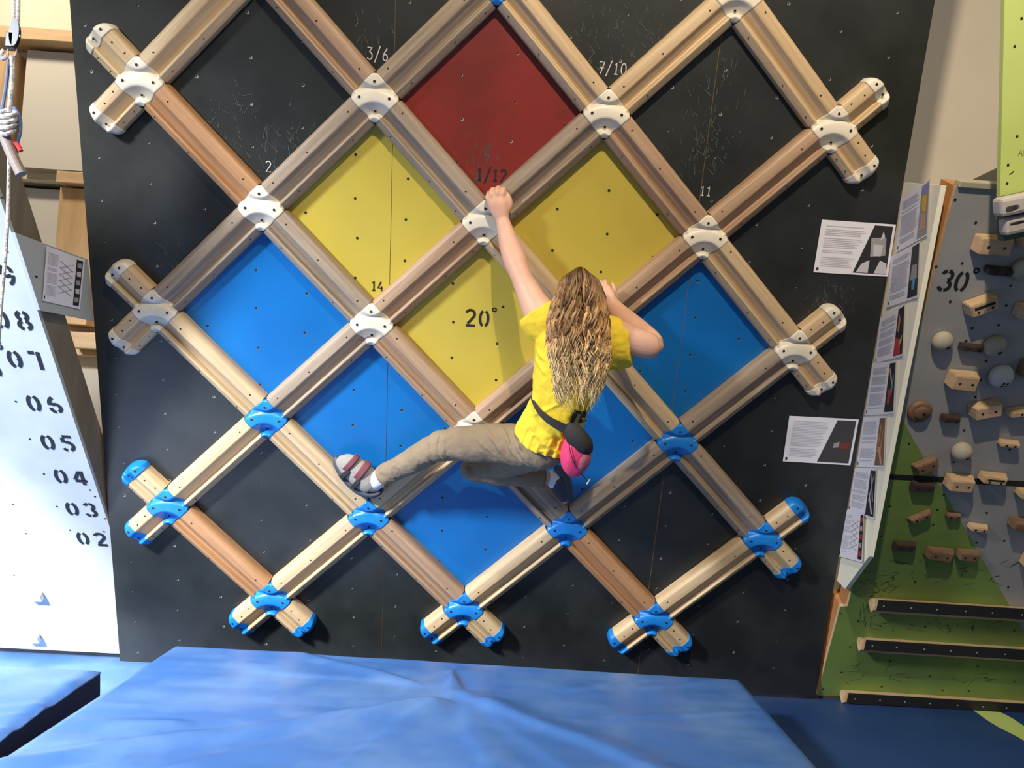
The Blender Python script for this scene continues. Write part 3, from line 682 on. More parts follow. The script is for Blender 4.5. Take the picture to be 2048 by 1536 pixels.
# ------------------------------------------------------------------ ivory side panel with sheets
A, B, C = [p+V((.006,0,0)) for p in (bp(1808,365), bp(1673,1160), gp(1880,371))]
IN_ = (B-A).cross(C-A).normalized(); IN_ = IN_ if IN_.x < 0 else -IN_
def ip(u, v): return hit(u, v, A, IN_)
IX = (C-A).normalized(); IY = IN_.cross(IX).normalized(); IY = IY if IY.z > 0 else -IY; MI = frame(A, IX, IY, IN_); MIi = MI.inverted()
bm = bmesh.new(); pp = [MIi @ ip(*p) for p in ((1808,365),(1882,371),(1738,1113),(1690,1178),(1673,1160))]
prism(bm, MI, [(x.x, x.y) for x in pp], -.018, 0, 0, 0); finish(bm)
tag(link_bm('side_panel', bm, M_IVORY), 'tall ivory plywood side panel covered with printed sheets, right of black board', 'panel')
def sheet(fn, N, quadpx, label, pic, colors, grp, curl=.004, textmax=None):
    """a landscape page: quad TL TR BR BL in pixels on its surface"""
    if fn is ip: quadpx = [(max(u, 1630+(1390-v)*.1727+4), v) for u, v in quadpx]
    TL, TR, BR, BL = [fn(*p)+N*(.0095 if label.startswith('lowest') else .0035) for p in quadpx]
    def P(x, y, h=0): return (TL*(1-x)+TR*x)*(y)+(BL*(1-x)+BR*x)*(1-y)+N*h
    bm = bmesh.new(); n = 10; G = [[bm.verts.new(P(i/n, j/n, curl*(abs(i/n-.5)*2)**4*(.4+.6*j/n))) for j in range(n+1)] for i in range(n+1)]
    for i in range(n):
        for j in range(n): bm.faces.new((G[i][j], G[i+1][j], G[i+1][j+1], G[i][j+1])).smooth = True
    o = link_bm('printed_sheet', bm, M_PAPER, loc=(BL+BR)/2); tag(o, label, 'notice', grp)
    def patch(pts, mi, h):
        vs = []
        for x, y in pts: vs.append(P(x, y, h+curl*(abs(x-.5)*2)**4*(.4+.6*y)))
        quad(bm2, vs, mi)
    bm2 = bmesh.new()
    for (pts, mi) in pic: patch(pts, mi, .0008+.00025*mi)
    o2 = link_bm('printed_photo', bm2, colors, o)
    bm2 = bmesh.new()
    y = .90; random.seed(hash_(label))
    xr = min(p[0] for p, in [(q_,) for q_ in pic[0][0]])
    lx = lambda yy: pic[0][0][3][0]+(pic[0][0][0][0]-pic[0][0][3][0])*yy
    tm = textmax or 9
    while y > .12:
        if random.random() < .82: xx = min(tm, max(.2,lx(y)-.05-random.random()*.08)); patch([(.07,y),(xx,y),(xx,y-.014),(.07,y-.014)], 0, .0006)
        y -= .033
    patch([(.03,.10),(.06,.10),(.06,.04),(.03,.04)], 1, .0006)
    link_bm('printed_text', bm2, [M_TEXT, M_INK], o)
def hash_(s): return sum(ord(c)*(i+1) for i, c in enumerate(s))
PD = mat('print_black', (.02,.02,.025), .6); PB = mat('print_brown', (.20,.10,.05), .6); PY = mat('print_yellow', (.75,.45,.03), .6); PV = mat('print_violet', (.30,.27,.55), .6)
PR = mat('print_red', (.45,.04,.04), .6); PS = mat('print_skin', (.55,.33,.22), .6); PC = mat('print_cyan', (.05,.35,.55), .6); PG = mat('print_midgrey', (.32,.31,.33), .6); PL = mat('print_light', (.55,.55,.58), .6); PO = mat('print_orange', (.50,.25,.07), .6)
def dg_(x0=.62, top=.78, x1=.97): return [(top,.96),(x1,.96),(x1,.04),(x0,.04)]
fr = dg_(.66,.72)
sheet(ip, IN_, ((1805,396),(1865,357),(1858,470),(1795,505)), 'uppermost sheet on the ivory panel, photo with a yellow-clad figure', 
      [(fr,0),([(.74,.95),(.95,.95),(.95,.8),(.72,.8)],1),([(.76,.78),(.92,.75),(.9,.45),(.78,.5)],2),([(.78,.45),(.9,.42),(.93,.15),(.72,.15)],3)], [PG,PV,PY,PS], 'printed sheets on the ivory panel')
sheet(ip, IN_, ((1786,513),(1845,480),(1839,594),(1776,615)), 'second sheet down the ivory panel, dark photo with blue clothing',
      [(fr,0),([(.76,.62),(.92,.6),(.94,.35),(.72,.35)],1),([(.79,.36),(.9,.36),(.86,.16),(.78,.18)],2)], [PD,PG,PC], 'printed sheets on the ivory panel')
sheet(ip, IN_, ((1760,636),(1815,606),(1809,711),(1751,727)), 'third sheet down the ivory panel, photo of a red top',
      [(fr,0),([(.78,.9),(.86,.92),(.8,.5),(.74,.52)],1),([(.68,.4),(.85,.35),(.9,.05),(.68,.05)],2),([(.84,.3),(.95,.42),(.93,.3),(.84,.18)],3)], [PD,PO,PR,PS], 'printed sheets on the ivory panel')
sheet(ip, IN_, ((1738,727),(1797,721),(1791,827),(1732,831)), 'fourth sheet down the ivory panel, climber on crossed poles photo',
      [(fr,0),([(.72,.85),(.76,.88),(.92,.5),(.88,.48)],1),([(.74,.45),(.88,.5),(.82,.2),(.74,.18)],2),([(.9,.75),(.94,.72),(.88,.35),(.85,.38)],3)], [PD,PS,PR,PC], 'printed sheets on the ivory panel')
sheet(ip, IN_, ((1719,834),(1776,832),(1771,935),(1715,934)), 'fifth sheet down the ivory panel, warm photo of golden poles',
      [(fr,0),([(.80,.9),(.84,.9),(.74,.3),(.70,.3)],1),([(.9,.85),(.93,.85),(.84,.2),(.80,.2)],1),([(.74,.4),(.8,.4),(.93,.05),(.86,.05)],2)], [PB,PO,PS], 'printed sheets on the ivory panel')
sheet(ip, IN_, ((1702,935),(1757,938),(1751,1040),(1697,1020)), 'sixth sheet down the ivory panel, black and white pole photo',
      [(fr,0),([(.74,.9),(.78,.9),(.93,.35),(.88,.35)],1),([(.9,.95),(.94,.95),(.76,.3),(.73,.35)],1),([(.72,.5),(.76,.5),(.92,.1),(.87,.08)],2)], [PD,PG,PL], 'printed sheets on the ivory panel')
lattice_pic = []
for k in range(5):
    for s_ in (0, 1):
        x0, x1 = (.36,.72) if s_ == 0 else (.72,.36)
        lattice_pic.append(([(x0,.2+k*.12),(x0+.03,.2+k*.12),(x1+.03,.34+k*.12),(x1,.34+k*.12)], 1))
def strip(x0, x1): return [([(x0,.95-.0),(x1,.95),(x1,.05),(x0,.05)],0)]+[([(x0+.02,.88-k*.17),(x1-.03,.90-k*.17),(x1-.02,.80-k*.17),(x0+.04,.79-k*.17)],2+k%2) for k in range(5)]
sheet(ip, IN_, ((1684,1020),(1735,1026),(1730,1126),(1678,1113)), 'lowest sheet on the ivory panel with a printed lattice diagram',
      strip(.80,.97)+lattice_pic, [PD,PG,PR,PS], 'printed sheets on the ivory panel', textmax=.33)
sheet(sp, V((1,0,0)), ((89,491),(166,519),(157,618),(82,601)), 'sheet with lattice diagram on the grey panel at left', 
      strip(.80,.96)+lattice_pic, [PD,PG,PG,PL], None, textmax=.33)
blob = [([(.74+.10*math.cos(0),.8),(.85,.86),(.88,.75),(.82,.68)],2),([(.70,.72),(.90,.74),(.92,.40),(.72,.36)],1),([(.74,.60),(.87,.60),(.86,.38),(.76,.38)],2),([(.62,.22),(.72,.30),(.72,.05),(.56,.05)],2),([(.86,.30),(.95,.25),(.97,.05),(.80,.05)],2)]
sheet(bp, BN, ((1643,439),(1791,449),(1775,553),(1626,544)), 'sheet pinned on the black board with a black and white portrait, upper one', 
      [(dg_(.52,.72,.965),0)]+blob, [PD,PG,PL], 'printed sheets on the black board', .001)
sheet(bp, BN, ((1578,831),(1717,838),(1700,930),(1565,922)), 'sheet pinned on the black board with a dark photo, lower one',
      [(dg_(.50,.70,.965),0),([(.70,.46),(.78,.50),(.78,.38),(.70,.36)],2),([(.78,.48),(.94,.50),(.92,.34),(.78,.34)],3)], [mat('print_char', (.045,.045,.05), .6),PD,PG,mat('print_darkred', (.18,.03,.03), .6)], 'printed sheets on the black board', .001)
# ------------------------------------------------------------------ mats
def fl(u, v, z): return hit(u, v, (0,0,z), V((0,0,1)))
def pad(name, x0, x1, y0_, y1_, z0, z1, m_, label, skew=0):
    bm = bmesh.new(); M = Matrix.Rotation(skew, 4, 'Z'); box(bm, I4, x0, x1, y0_, y1_, z0, z1, bev=.02); finish(bm)
    return tag(link_bm(name, bm, m_), label, 'mat')
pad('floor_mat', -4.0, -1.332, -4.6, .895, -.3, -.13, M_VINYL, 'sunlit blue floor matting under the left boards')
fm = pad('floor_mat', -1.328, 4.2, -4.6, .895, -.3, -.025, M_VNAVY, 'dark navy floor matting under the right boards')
bm = bmesh.new(); ms = [((1946,1420),(2000,1424)),((1975,1441),(2024,1436)),((2000,1456),(2048,1452)),((2030,1471),(2075,1472)),((2060,1488),(2105,1498)),((2090,1508),(2135,1528))]
vv = [[bm.verts.new(fl(*p, -.0235)) for p in r_] for r_ in ms]
for a_, b_ in zip(vv, vv[1:]): bm.faces.new((a_[0], b_[0], b_[1], a_[1]))
finish(bm); link_bm('green_stripe', bm, M_LIME, fm)
def soft_mat(c4, z0, z1, ridges, nx, ny, label, seed, bumpy=.004):
    """c4: back-left, back-right, front-right, front-left (x, y)"""
    o = empty('crash_mat', V((c4[0][0]*.5+c4[2][0]*.5, c4[0][1]*.5+c4[2][1]*.5, z0)), label, 'crash mat')
    bm = bmesh.new(); G = []
    for i in range(nx+1):
        row = []
        for j in range(ny+1):
            s, t = i/nx, j/ny; a_ = V(c4[0])*(1-s)+V(c4[1])*s; b_ = V(c4[3])*(1-s)+V(c4[2])*s; p = a_*(1-t)+b_*t
            ed = min(s, 1-s)*nx/3; et = min(t, 1-t)*ny/3; e = min(1, ed, et)
            z = z1-.014*(1-e)**2
            z += bumpy*noise.noise(V((p.x*3+seed, p.y*4, 0)))*min(1, e*1.0) + bumpy*.6*noise.noise(V((p.x*2+seed, p.y*14, 3)))*e
            for (x0, y0_, x1, y1_, h, wd) in ridges:
                d = V((x1-x0, y1_-y0_)); L = d.length; d.normalize(); r = V((p.x-x0, p.y-y0_)); al = r.dot(d); pe = r.x*d.y-r.y*d.x
                pe += .012*math.sin(al*9+seed)
                f_ = math.exp(-(pe/(wd if pe > 0 else wd*2.6))**2)*min(1, max(0, al/.08))*min(1, max(0, (L-al)/.25)) if -.0 < al < L else 0
                z += h*f_
            row.append(bm.verts.new((p.x, p.y, z)))
        G.append(row)
    for i in range(nx):
        for j in range(ny): bm.faces.new((G[i][j], G[i][j+1], G[i+1][j+1], G[i+1][j])).smooth = True
    finish(bm)
    if bm.faces[0].normal.z < 0: bmesh.ops.reverse_faces(bm, faces=bm.faces)
    rim = [v.co.copy() for v in ([G[i][0] for i in range(nx+1)]+[G[nx][j] for j in range(1,ny+1)]+[G[i][ny] for i in range(nx-1,-1,-1)]+[G[0][j] for j in range(ny-1,0,-1)])]
    link_bm('vinyl_cover', bm, M_VINYL, o)
    bm = bmesh.new(); c = V((sum(p.x for p in rim)/len(rim), sum(p.y for p in rim)/len(rim), 0)); rings = []
    for t in (0, .25, .5, .75, 1):
        rr = []
        for p in rim:
            q_ = p.copy(); q_.z = p.z*(1-t)+z0*t; d = V((p.x-c.x, p.y-c.y, 0)).normalized(); q_ += d*.010*math.sin(t*math.pi)*(1+.5*noise.noise(p*5)); rr.append(bm.verts.new(q_))
        rings.append(rr)
    n = len(rim)
    for a_, b_ in zip(rings, rings[1:]):
        for i in range(n): bm.faces.new((a_[i], b_[i], b_[(i+1)%n], a_[(i+1)%n])).smooth = True
    bm.faces.new(rings[-1]); finish(bm); link_bm('mat_side', bm, M_VSIDE, o)
    bm = bmesh.new()
    st_ = [(p+V((0,0,-.004)), .004, .004) for p in rim[::2]]; st_.append(st_[0]); loft(bm, st_, len(st_), 6, ref=V((0,0,1)), samp=False, caps=False); link_bm('piping', bm, M_VINYL, o)
    return o
def rp(u0, v0, u1, v1, h, wd, z=.21):
    a_, b_ = fl(u0, v0, z), fl(u1, v1, z); return (a_.x, a_.y, b_.x, b_.y, h, wd)
bl_, br_ = fl(350,1288,.2), fl(1480,1357,.2); fl_, fr_ = fl(0,1513,.2), fl(1640,1536,.2)
dl = (fl_-bl_).normalized(); dr = (fr_-br_).normalized()
big = [(bl_.x,bl_.y), (br_.x,br_.y), ((br_+dr*2.0).x,(br_+dr*2.0).y), ((bl_+dl*2.0).x,(bl_+dl*2.0).y)]
R_ = [rp(900,1398,-200,1545,.016,.03), rp(880,1392,200,1580,.015,.03), rp(905,1390,560,1590,.010,.03), rp(910,1325,905,1405,.018,.022), rp(900,1325,960,1395,-.014,.02), rp(860,1370,560,1290,.010,.02),
      rp(900,1380,1460,1590,.020,.035), rp(1120,1382,1290,1348,.008,.02), rp(1250,1376,1480,1352,.008,.02), rp(1200,1432,1530,1418,.006,.015), rp(400,1437,180,1440,.008,.02), rp(930,1400,1010,1590,.010,.04), rp(960,1395,1200,1590,.007,.04),
      rp(300,1398,160,1410,.006,.018), rp(250,1470,60,1490,.007,.02), rp(900,1375,420,1330,-.006,.03), rp(300,1500,60,1560,.008,.02)]
soft_mat(big, -.022, .2, R_, 230, 200, 'large blue vinyl crash mat in the foreground, creased from its middle', 2)
lc = [fl(-560,1330,.2), fl(201,1336,.2), None, None]; e2 = fl(0,1473,.2); dd = (e2-lc[1]).normalized()
left = [(lc[1].x-1.6,lc[1].y-.02),(lc[1].x,lc[1].y),((lc[1]+dd*2).x,(lc[1]+dd*2).y),((lc[1]+dd*2).x-1.6,(lc[1]+dd*2).y)]
soft_mat(left, -.127, .2, [rp(110,1350,160,1375,.012,.02), rp(140,1400,-100,1425,.010,.025), rp(120,1440,-120,1470,.010,.02), rp(60,1340,0,1345,.012,.02), rp(90,1420,-100,1440,.008,.015)], 110, 130, 'sun-bleached blue crash mat at the lower left corner', 9)
# ------------------------------------------------------------------ rope, pulley and roller handle at upper left
RY = -1.9
def ry(u, v, d=0): return by(u, v, RY+d)
def px(u, v, n, d=0): return n*mpp(ry(u, v, d))
UPD = V((0,-1,0))
rope = empty('climbing_rope', ry(20,300), 'pale rope hanging at the upper left with knot and pulley', 'rope')
bm = bmesh.new(); tube(bm, [ry(26,-180), ry(29,-60), ry(30,10), ry(28,60)], px(28,0,5), 10, 20, ref=UPD); tube(bm, [ry(36,-180), ry(37,-60), ry(36,20), ry(35,60)], px(28,0,4), 10, 20, ref=UPD)
tube(bm, [ry(24,112), ry(25,150), ry(22,190), ry(18,225)], px(22,150,4.6), 10, 20, ref=UPD)
tube(bm, [ry(18,300), ry(16,420), ry(10,520), ry(2,610), ry(-4,700)], px(10,420,3.6), 8, 24, ref=UPD); link_bm('rope_strand', bm, M_ROPE, rope)
bm = bmesh.new(); tube(bm, [ry(18,120,.02), ry(13,165,.02), ry(5,215,.02), ry(-4,260,.02)], px(10,200,3.4), 8, 16, ref=UPD); link_bm('blue_strand', bm, M_ROPEB, rope)
bm = bmesh.new()
for k in range(4):
    cx, cy, rx, ryy = [(14,228,17,6),(13,238,19,7),(12,249,18,7),(13,261,14,8)][k]
    pts = [ry(cx+rx*math.cos(t), cy+ryy*math.sin(t)-2*math.cos(t), -.016*math.sin(t)+.0) for t in [2*math.pi*i/10 for i in range(11)]]
    tube(bm, pts, px(14,240,5.2), 8, 30, ref=V((0,0,1)))
link_bm('knot', bm, M_ROPE, rope); bm = bmesh.new()
tube(bm, [ry(8,100), ry(2,108), ry(6,118), ry(14,112)], px(8,108,4), 8, 16, ref=UPD)
link_bm('rope_loop', bm, M_ROPE, rope)
bm = bmesh.new(); tube(bm, [ry(28,215), ry(39,235), ry(40,262), ry(34,285)], px(28,240,4), 8, 16, ref=UPD); link_bm('rope_tail', bm, M_ROPEB, rope)
bm = bmesh.new(); tube(bm, [ry(30,284), ry(36,291), ry(42,302)], px(36,290,4.6), 8, 8, ref=UPD); link_bm('tape', bm, M_REDT, rope)
pul = empty('pulley', ry(30,70), 'dark metal pulley holding the rope above the knot', 'pulley')
MP = frame(ry(30,68), V((1,0,0)), V((0,0,1)), V((0,-1,0))); kk = mpp(ry(30,68))
bm = bmesh.new()
for z in (-.012, .009):
    n = 20; prism(bm, MP, [((7 if z > 0 else -8)*kk*.4+13*kk*math.cos(2*math.pi*i/n)*.75, 28*kk*math.sin(2*math.pi*i/n)) for i in range(n)], z, z+.003)
finish(bm); link_bm('side_plate', bm, M_STEEL, pul)
bm = bmesh.new(); box(bm, MP, -13*kk, 2*kk, -30*kk, 0, -.008, .012, bev=.002); finish(bm); link_bm('cam_body', bm, M_STEEL, pul)
bm = bmesh.new(); tube(bm, [ry(16,98), ry(17,110), ry(25,116), ry(32,109), ry(33,98)], px(20,100,1.5), 8, 20, ref=UPD); link_bm('shackle', bm, mat('bright_steel', (.6,.6,.6), .3, metal=1), pul)
bm = bmesh.new(); tube(bm, [ry(8,270), ry(20,300), ry(31,325), ry(43,349)], px(30,310,10.5), 18, 16, ref=UPD); 
tag(link_bm('roller_handle', bm, M_TUBE), 'grey tubular handle hanging from the rope knot', 'handle')
# ------------------------------------------------------------------ the climber
def J(u, v, h, w_, d=None, k=1):
    """body station: pixel centre, height over the board, full width in pixels, depth half size (m)"""
    P = bp(u, v, h); r = w_*mpp(P)/2
    return (P, r, (d if d is not None else r)*k)
person = None
vb = bmesh.new()
# torso, neck, head (inside the clothes where covered)
loft(vb, [J(1082,890,.36,66,.062), J(1090,868,.385,74,.070), J(1112,815,.40,76,.066), J(1130,755,.395,100,.075), J(1145,700,.37,116,.078), J(1158,660,.34,104,.062), J(1162,635,.325,60,.042)], 26, 24)
loft(vb, [J(1160,650,.33,46,.03), J(1160,620,.34,44,.032), J(1158,598,.34,46,.035)], 8, 16)
HC = bp(1157, 597, .33); UPW = V((0,-.30,.95)).normalized(); HXV = V((1,.05,0)).normalized(); HF = UPW.cross(HXV).normalized()
if HF.y < 0: HF = -HF            # faces the board
ellipsoid(vb, HC, (HXV*.074, HF*.092, UPW*.098), seg=28, rings=20)
ellipsoid(vb, HC+HF*.045-UPW*.055, (HXV*.052, HF*.048, UPW*.056), seg=20, rings=14)      # jaw
ellipsoid(vb, HC+HF*.094-UPW*.022, (HXV*.011, HF*.018, UPW*.022), seg=10, rings=8)        # nose
for s in (-1, 1):
    ellipsoid(vb, HC+HXV*.074*s-UPW*.01-HF*.006, (HXV*.010, HF*.018, UPW*.030), seg=10, rings=8)   # ears
    ellipsoid(vb, HC+HXV*.030*s+HF*.080+UPW*.012, (HXV*.016, HF*.010, UPW*.007), seg=10, rings=8)  # brows
ellipsoid(vb, HC+HF*.088-UPW*.060, (HXV*.022, HF*.008, UPW*.007), seg=10, rings=8)       # lips
# left arm
LA = [J(1122,662,.36,60,.042), J(1086,634,.335,68,.046), J(1068,606,.305,58,.043), J(1055,580,.275,50,.038), J(1044,557,.25,44,.035), J(1038,541,.228,45,.035), J(1030,520,.205,48,.036), J(1021,496,.175,44,.033), J(1013,470,.145,37,.027), J(1006,444,.118,29,.020), J(1001,427,.106,30,.018)]
loft(vb, LA, 40, 20)
# left hand: palm on the joint, fingers hooked over its top edge
loft(vb, [J(1004,436,.112,30,.018), J(1000,422,.108,38,.019), J(996,408,.105,43,.018), J(995,396,.100,42,.014), J(995,391,.096,36,.010)], 16, 18)
NR = bp(1000,400,0)
FG_ = [((977,404),(975,396),(976,389),(978,385),9.5), ((985,397),(982,388),(983,382),(986,378),10.5), ((995,393),(994,384),(995,378),(997,375),11), ((1005,394),(1006,385),(1007,380),(1008,378),10.5)]
for kx, pts in enumerate(FG_):
    w_ = pts[4]; hs = (.102,.101,.088,.070)
    loft(vb, [J(pts[0][0]+1,pts[0][1]+6,.098,w_*.9)]+[J(pts[i][0],pts[i][1],hs[i],w_*(1,1,.96,.86)[i]) for i in range(4)]+[J(pts[3][0]+1,pts[3][1]+3,.058,w_*.55)], 18, 12)
loft(vb, [J(1012,424,.100,15), J(1019,412,.100,13.5), J(1019,401,.098,12.5), J(1015,391,.093,11.5), J(1010,386,.083,10), J(1008,386,.076,6)], 18, 12)   # thumb
# right arm: upper arm out to the elbow, forearm folded back towards the board
loft(vb, [J(1190,668,.35,66,.045), J(1232,672,.37,66,.046), J(1268,683,.385,58,.042), J(1300,692,.385,52,.038), J(1310,693,.38,44,.034)], 26, 20)
loft(vb, [J(1312,693,.38,40,.033), J(1300,682,.355,48,.036), J(1275,662,.305,50,.036), J(1248,636,.25,42,.030), J(1228,613,.20,31,.022), J(1218,602,.185,32,.019)], 28, 20)
loft(vb, [J(1222,606,.19,30,.018), J(1212,594,.175,40,.017), J(1203,584,.165,42,.014), J(1199,578,.16,34,.010)], 14, 16)
for i, (u, v, dx, dy) in enumerate(((1193,592,-8,-14),(1197,584,-7,-17),(1204,578,-5,-18),(1212,575,-2,-16))):
    loft(vb, [J(u+5,v+6,.168,11), J(u,v,.162,10.5), J(u+dx*.5,v+dy*.5,.150,10), J(u+dx*.9,v+dy*.8,.125,9), J(u+dx,v+dy*.85,.110,6)], 14, 10)
loft(vb, [J(1222,596,.17,14), J(1228,584,.155,12.5), J(1226,572,.135,11), J(1223,566,.122,7)], 12, 10)
ellipsoid(vb, bp(1308,691,.378), (BX*.036, BY*.032, BN*.036), seg=16, rings=12)
# legs and feet
LL = [J(1072,890,.36,60,.060), J(1030,891,.34,60,.062), J(950,888,.287,54,.052), J(890,891,.232,45,.045), J(862,901,.213,41,.040), J(822,921,.18,37,.036), J(780,944,.138,32,.029), J(757,956,.115,29,.027), J(742,962,.10,34,.030)]
loft(vb, LL, 44, 22)
loft(vb, [J(757,966,.10,34,.028), J(736,966,.09,40,.032), J(712,945,.080,44,.03), J(692,926,.072,34,.022), J(682,917,.068,18,.014)], 20, 18)
RLg = [J(1078,895,.35,56,.056), J(1050,910,.28,54,.052), J(1000,930,.187,38,.042), J(955,937,.145,32,.036), J(955,943,.145,32,.034), J(1010,950,.15,30,.032), J(1060,954,.147,27,.029), J(1092,955,.13,26,.024), J(1106,960,.125,28,.024)]
loft(vb, RLg, 48, 20)
loft(vb, [J(1106,950,.125,28,.025), J(1116,968,.115,32,.026), J(1126,988,.10,28,.022), J(1132,1004,.088,14,.012)], 16, 16)
finish(vb)
person = link_bm('person', vb, M_SKIN, smooth=True); mod_remesh(person, .0038, 5)
tag(person, 'climber with long wavy blond hair, yellow shirt and khaki trousers, clinging to the lattice', 'person')
# eyes (face is turned to the board)
for s in (-1, 1):
    bm = bmesh.new(); ellipsoid(bm, HC+HXV*.030*s+HF*.080-UPW*.002, (HXV*.011, HF*.008, UPW*.007), seg=14, rings=10); link_bm('eye', bm, mat('eye_white', (.7,.7,.7), .3), person, smooth=True)
def wrinkle(freq, amp, ph=0): return lambda t, a: 1+amp*math.sin(freq*t+3*math.sin(a+ph)+ph)
def fold_arc(bm, st, t0, slope, a0, a1, r):
    n = len(st)-1; pts = []
    for i in range(13):
        x = i/12; a = math.radians(a0+(a1-a0)*x); t = max(0.001, min(.999, t0+slope*(x-.5)+.012*math.sin(x*3.1)))*n; j = min(int(t), n-1); f_ = t-j
        P = st[j][0].lerp(st[j+1][0], f_); tg = (st[j+1][0]-st[j][0]).normalized(); wv = tg.cross(BN).normalized(); dv = wv.cross(tg).normalized()
        rw = st[j][1]*(1-f_)+st[j+1][1]*f_; rd = st[j][2]*(1-f_)+st[j+1][2]*f_; pts.append((P+wv*(rw*math.cos(a))+dv*(rd*math.sin(a)), r*math.sin(math.pi*min(.95,max(.05,x))), r*math.sin(math.pi*min(.95,max(.05,x)))))
    loft(bm, pts, 26, 8, ref=BN)
# shirt
bm = bmesh.new()
SHT = [J(1164,632,.335,92,.062), J(1158,652,.345,146,.088), J(1150,690,.37,156,.100), J(1142,730,.39,150,.104), J(1130,770,.40,136,.100), J(1119,805,.405,118,.095), J(1106,838,.40,118,.102), J(1092,868,.39,120,.108), J(1086,882,.385,122,.110)]
loft(bm, SHT, 44, 36, fn=lambda t, a: 1+.028*math.sin(5*a+9*t)*(.3+t)+.02*math.sin(9*a-14*t)*t)
loft(bm, [J(1130,672,.36,80,.060), J(1100,648,.348,92,.062), J(1084,634,.338,96,.060), J(1076,622,.328,90,.056)], 16, 24, fn=lambda t, a: 1+.03*math.sin(4*a+5*t))      # left sleeve
loft(bm, [J(1180,672,.35,100,.062), J(1215,685,.365,108,.064), J(1240,692,.375,96,.060), J(1262,692,.384,82,.056)], 16, 24, fn=lambda t, a: 1+.035*math.sin(5*a+9*t))     # right sleeve
SST = resample(SHT, 60)
for t0, sl, a0, a1, r in ((.62,.16,95,175,.008),(.70,.20,80,170,.009),(.76,.22,60,165,.008),(.55,.12,110,178,.007),(.82,.14,30,120,.008),(.66,-.2,20,90,.007),(.9,.10,90,170,.008),(.93,-.12,40,110,.007),(.35,.1,5,60,.007),(.42,.1,5,70,.007)):
    fold_arc(bm, SST, t0, sl, a0, a1, r)
for k in range(7):      # long drag folds fanning from the belt to the hem
    a = math.radians(40+k*18); pts = []
    for i in range(8):
        x = .80+.2*i/7; j = min(int(x*59), 58); P, rw, rd = SST[j]; tg = (SST[j+1][0]-P).normalized(); wv = tg.cross(BN).normalized(); dv = wv.cross(tg).normalized()
        pts.append((P+wv*(rw*math.cos(a))+dv*(rd*math.sin(a)), .004+.006*i/7, .004+.007*i/7))
    loft(bm, pts, 16, 8, ref=BN)
finish(bm)
sh = link_bm('shirt', bm, M_SHIRT, person, smooth=True); mod_remesh(sh, .0042, 3)
tex = bpy.data.textures.new('cloth_folds', 'CLOUDS'); tex.noise_scale = .07; tex.noise_depth = 2
def folds(o, st, scale, name):
    t = bpy.data.textures.new(name, 'CLOUDS'); t.noise_scale = scale; t.noise_depth = 2
    d = o.modifiers.new('folds', 'DISPLACE'); d.texture = t; d.strength = st; d.mid_level = .5
    s_ = o.modifiers.new('soften', 'SMOOTH'); s_.factor = .5; s_.iterations = 2
folds(sh, .012, .05, 'shirt_folds')
# black print showing below the hair ends
def on_back(u, v, h=.512): return bp(u, v, h)
# trousers
bm = bmesh.new()
loft(bm, [J(1096,866,.395,80,.080), J(1094,882,.39,96,.094), J(1082,893,.375,92,.098), J(1040,891,.345,84,.088), J(1000,887,.32,82,.080), J(950,887,.285,75,.070), J(905,888,.245,66,.062), J(880,892,.228,61,.058), J(860,901,.213,56,.055), J(825,921,.18,50,.050), J(790,940,.145,46,.042), J(764,953,.12,45,.036)], 60, 30,
     fn=lambda t, a: 1+.025*math.sin(60*t+1.5*math.cos(a))*math.exp(-((t-.60)/.10)**2)*1.6+.018*math.sin(70*t+2*math.sin(a))*math.exp(-((t-.22)/.1)**2))
LST = resample([J(1094,882,.39,96,.094), J(1082,893,.375,92,.098), J(1040,891,.345,84,.088), J(1000,887,.32,82,.080), J(950,887,.285,75,.070), J(905,888,.245,66,.062), J(880,892,.228,61,.058), J(860,901,.213,56,.055), J(825,921,.18,50,.050), J(790,940,.145,46,.042), J(764,953,.12,45,.036)], 80)
for sg_ in (0, 180):
    for t0, sl, a0, a1, r in ((.50,.05,8,150,.0075),(.535,.07,20,172,.0085),(.57,.06,10,160,.009),(.605,.08,25,170,.0085),(.64,.07,10,150,.007),(.68,.06,30,165,.006),(.16,-.16,5,140,.008),(.21,-.18,0,135,.009),(.27,-.17,5,140,.008),(.12,-.12,10,150,.007),(.34,-.12,20,110,.005),(.88,.05,20,150,.005),(.95,.04,15,160,.006)):
        if sg_ == 0: fold_arc(bm, LST, t0, sl, a0, a1, r)
        elif .5 <= t0 < .66: fold_arc(bm, LST, t0, sl, -a0, -a1, r)
loft(bm, [J(1090,893,.37,88,.085), J(1050,910,.28,74,.070), J(1000,930,.185,52,.056), J(955,936,.145,46,.050), J(942,938,.142,42,.048), J(955,944,.145,40,.046), J(1005,950,.152,42,.044), J(1055,954,.150,40,.040), J(1090,957,.138,36,.033)], 60, 26)
finish(bm)
tro = link_bm('trousers', bm, M_TROU, person, smooth=True); mod_remesh(tro, .0042, 2); folds(tro, .012, .05, 'trouser_folds')
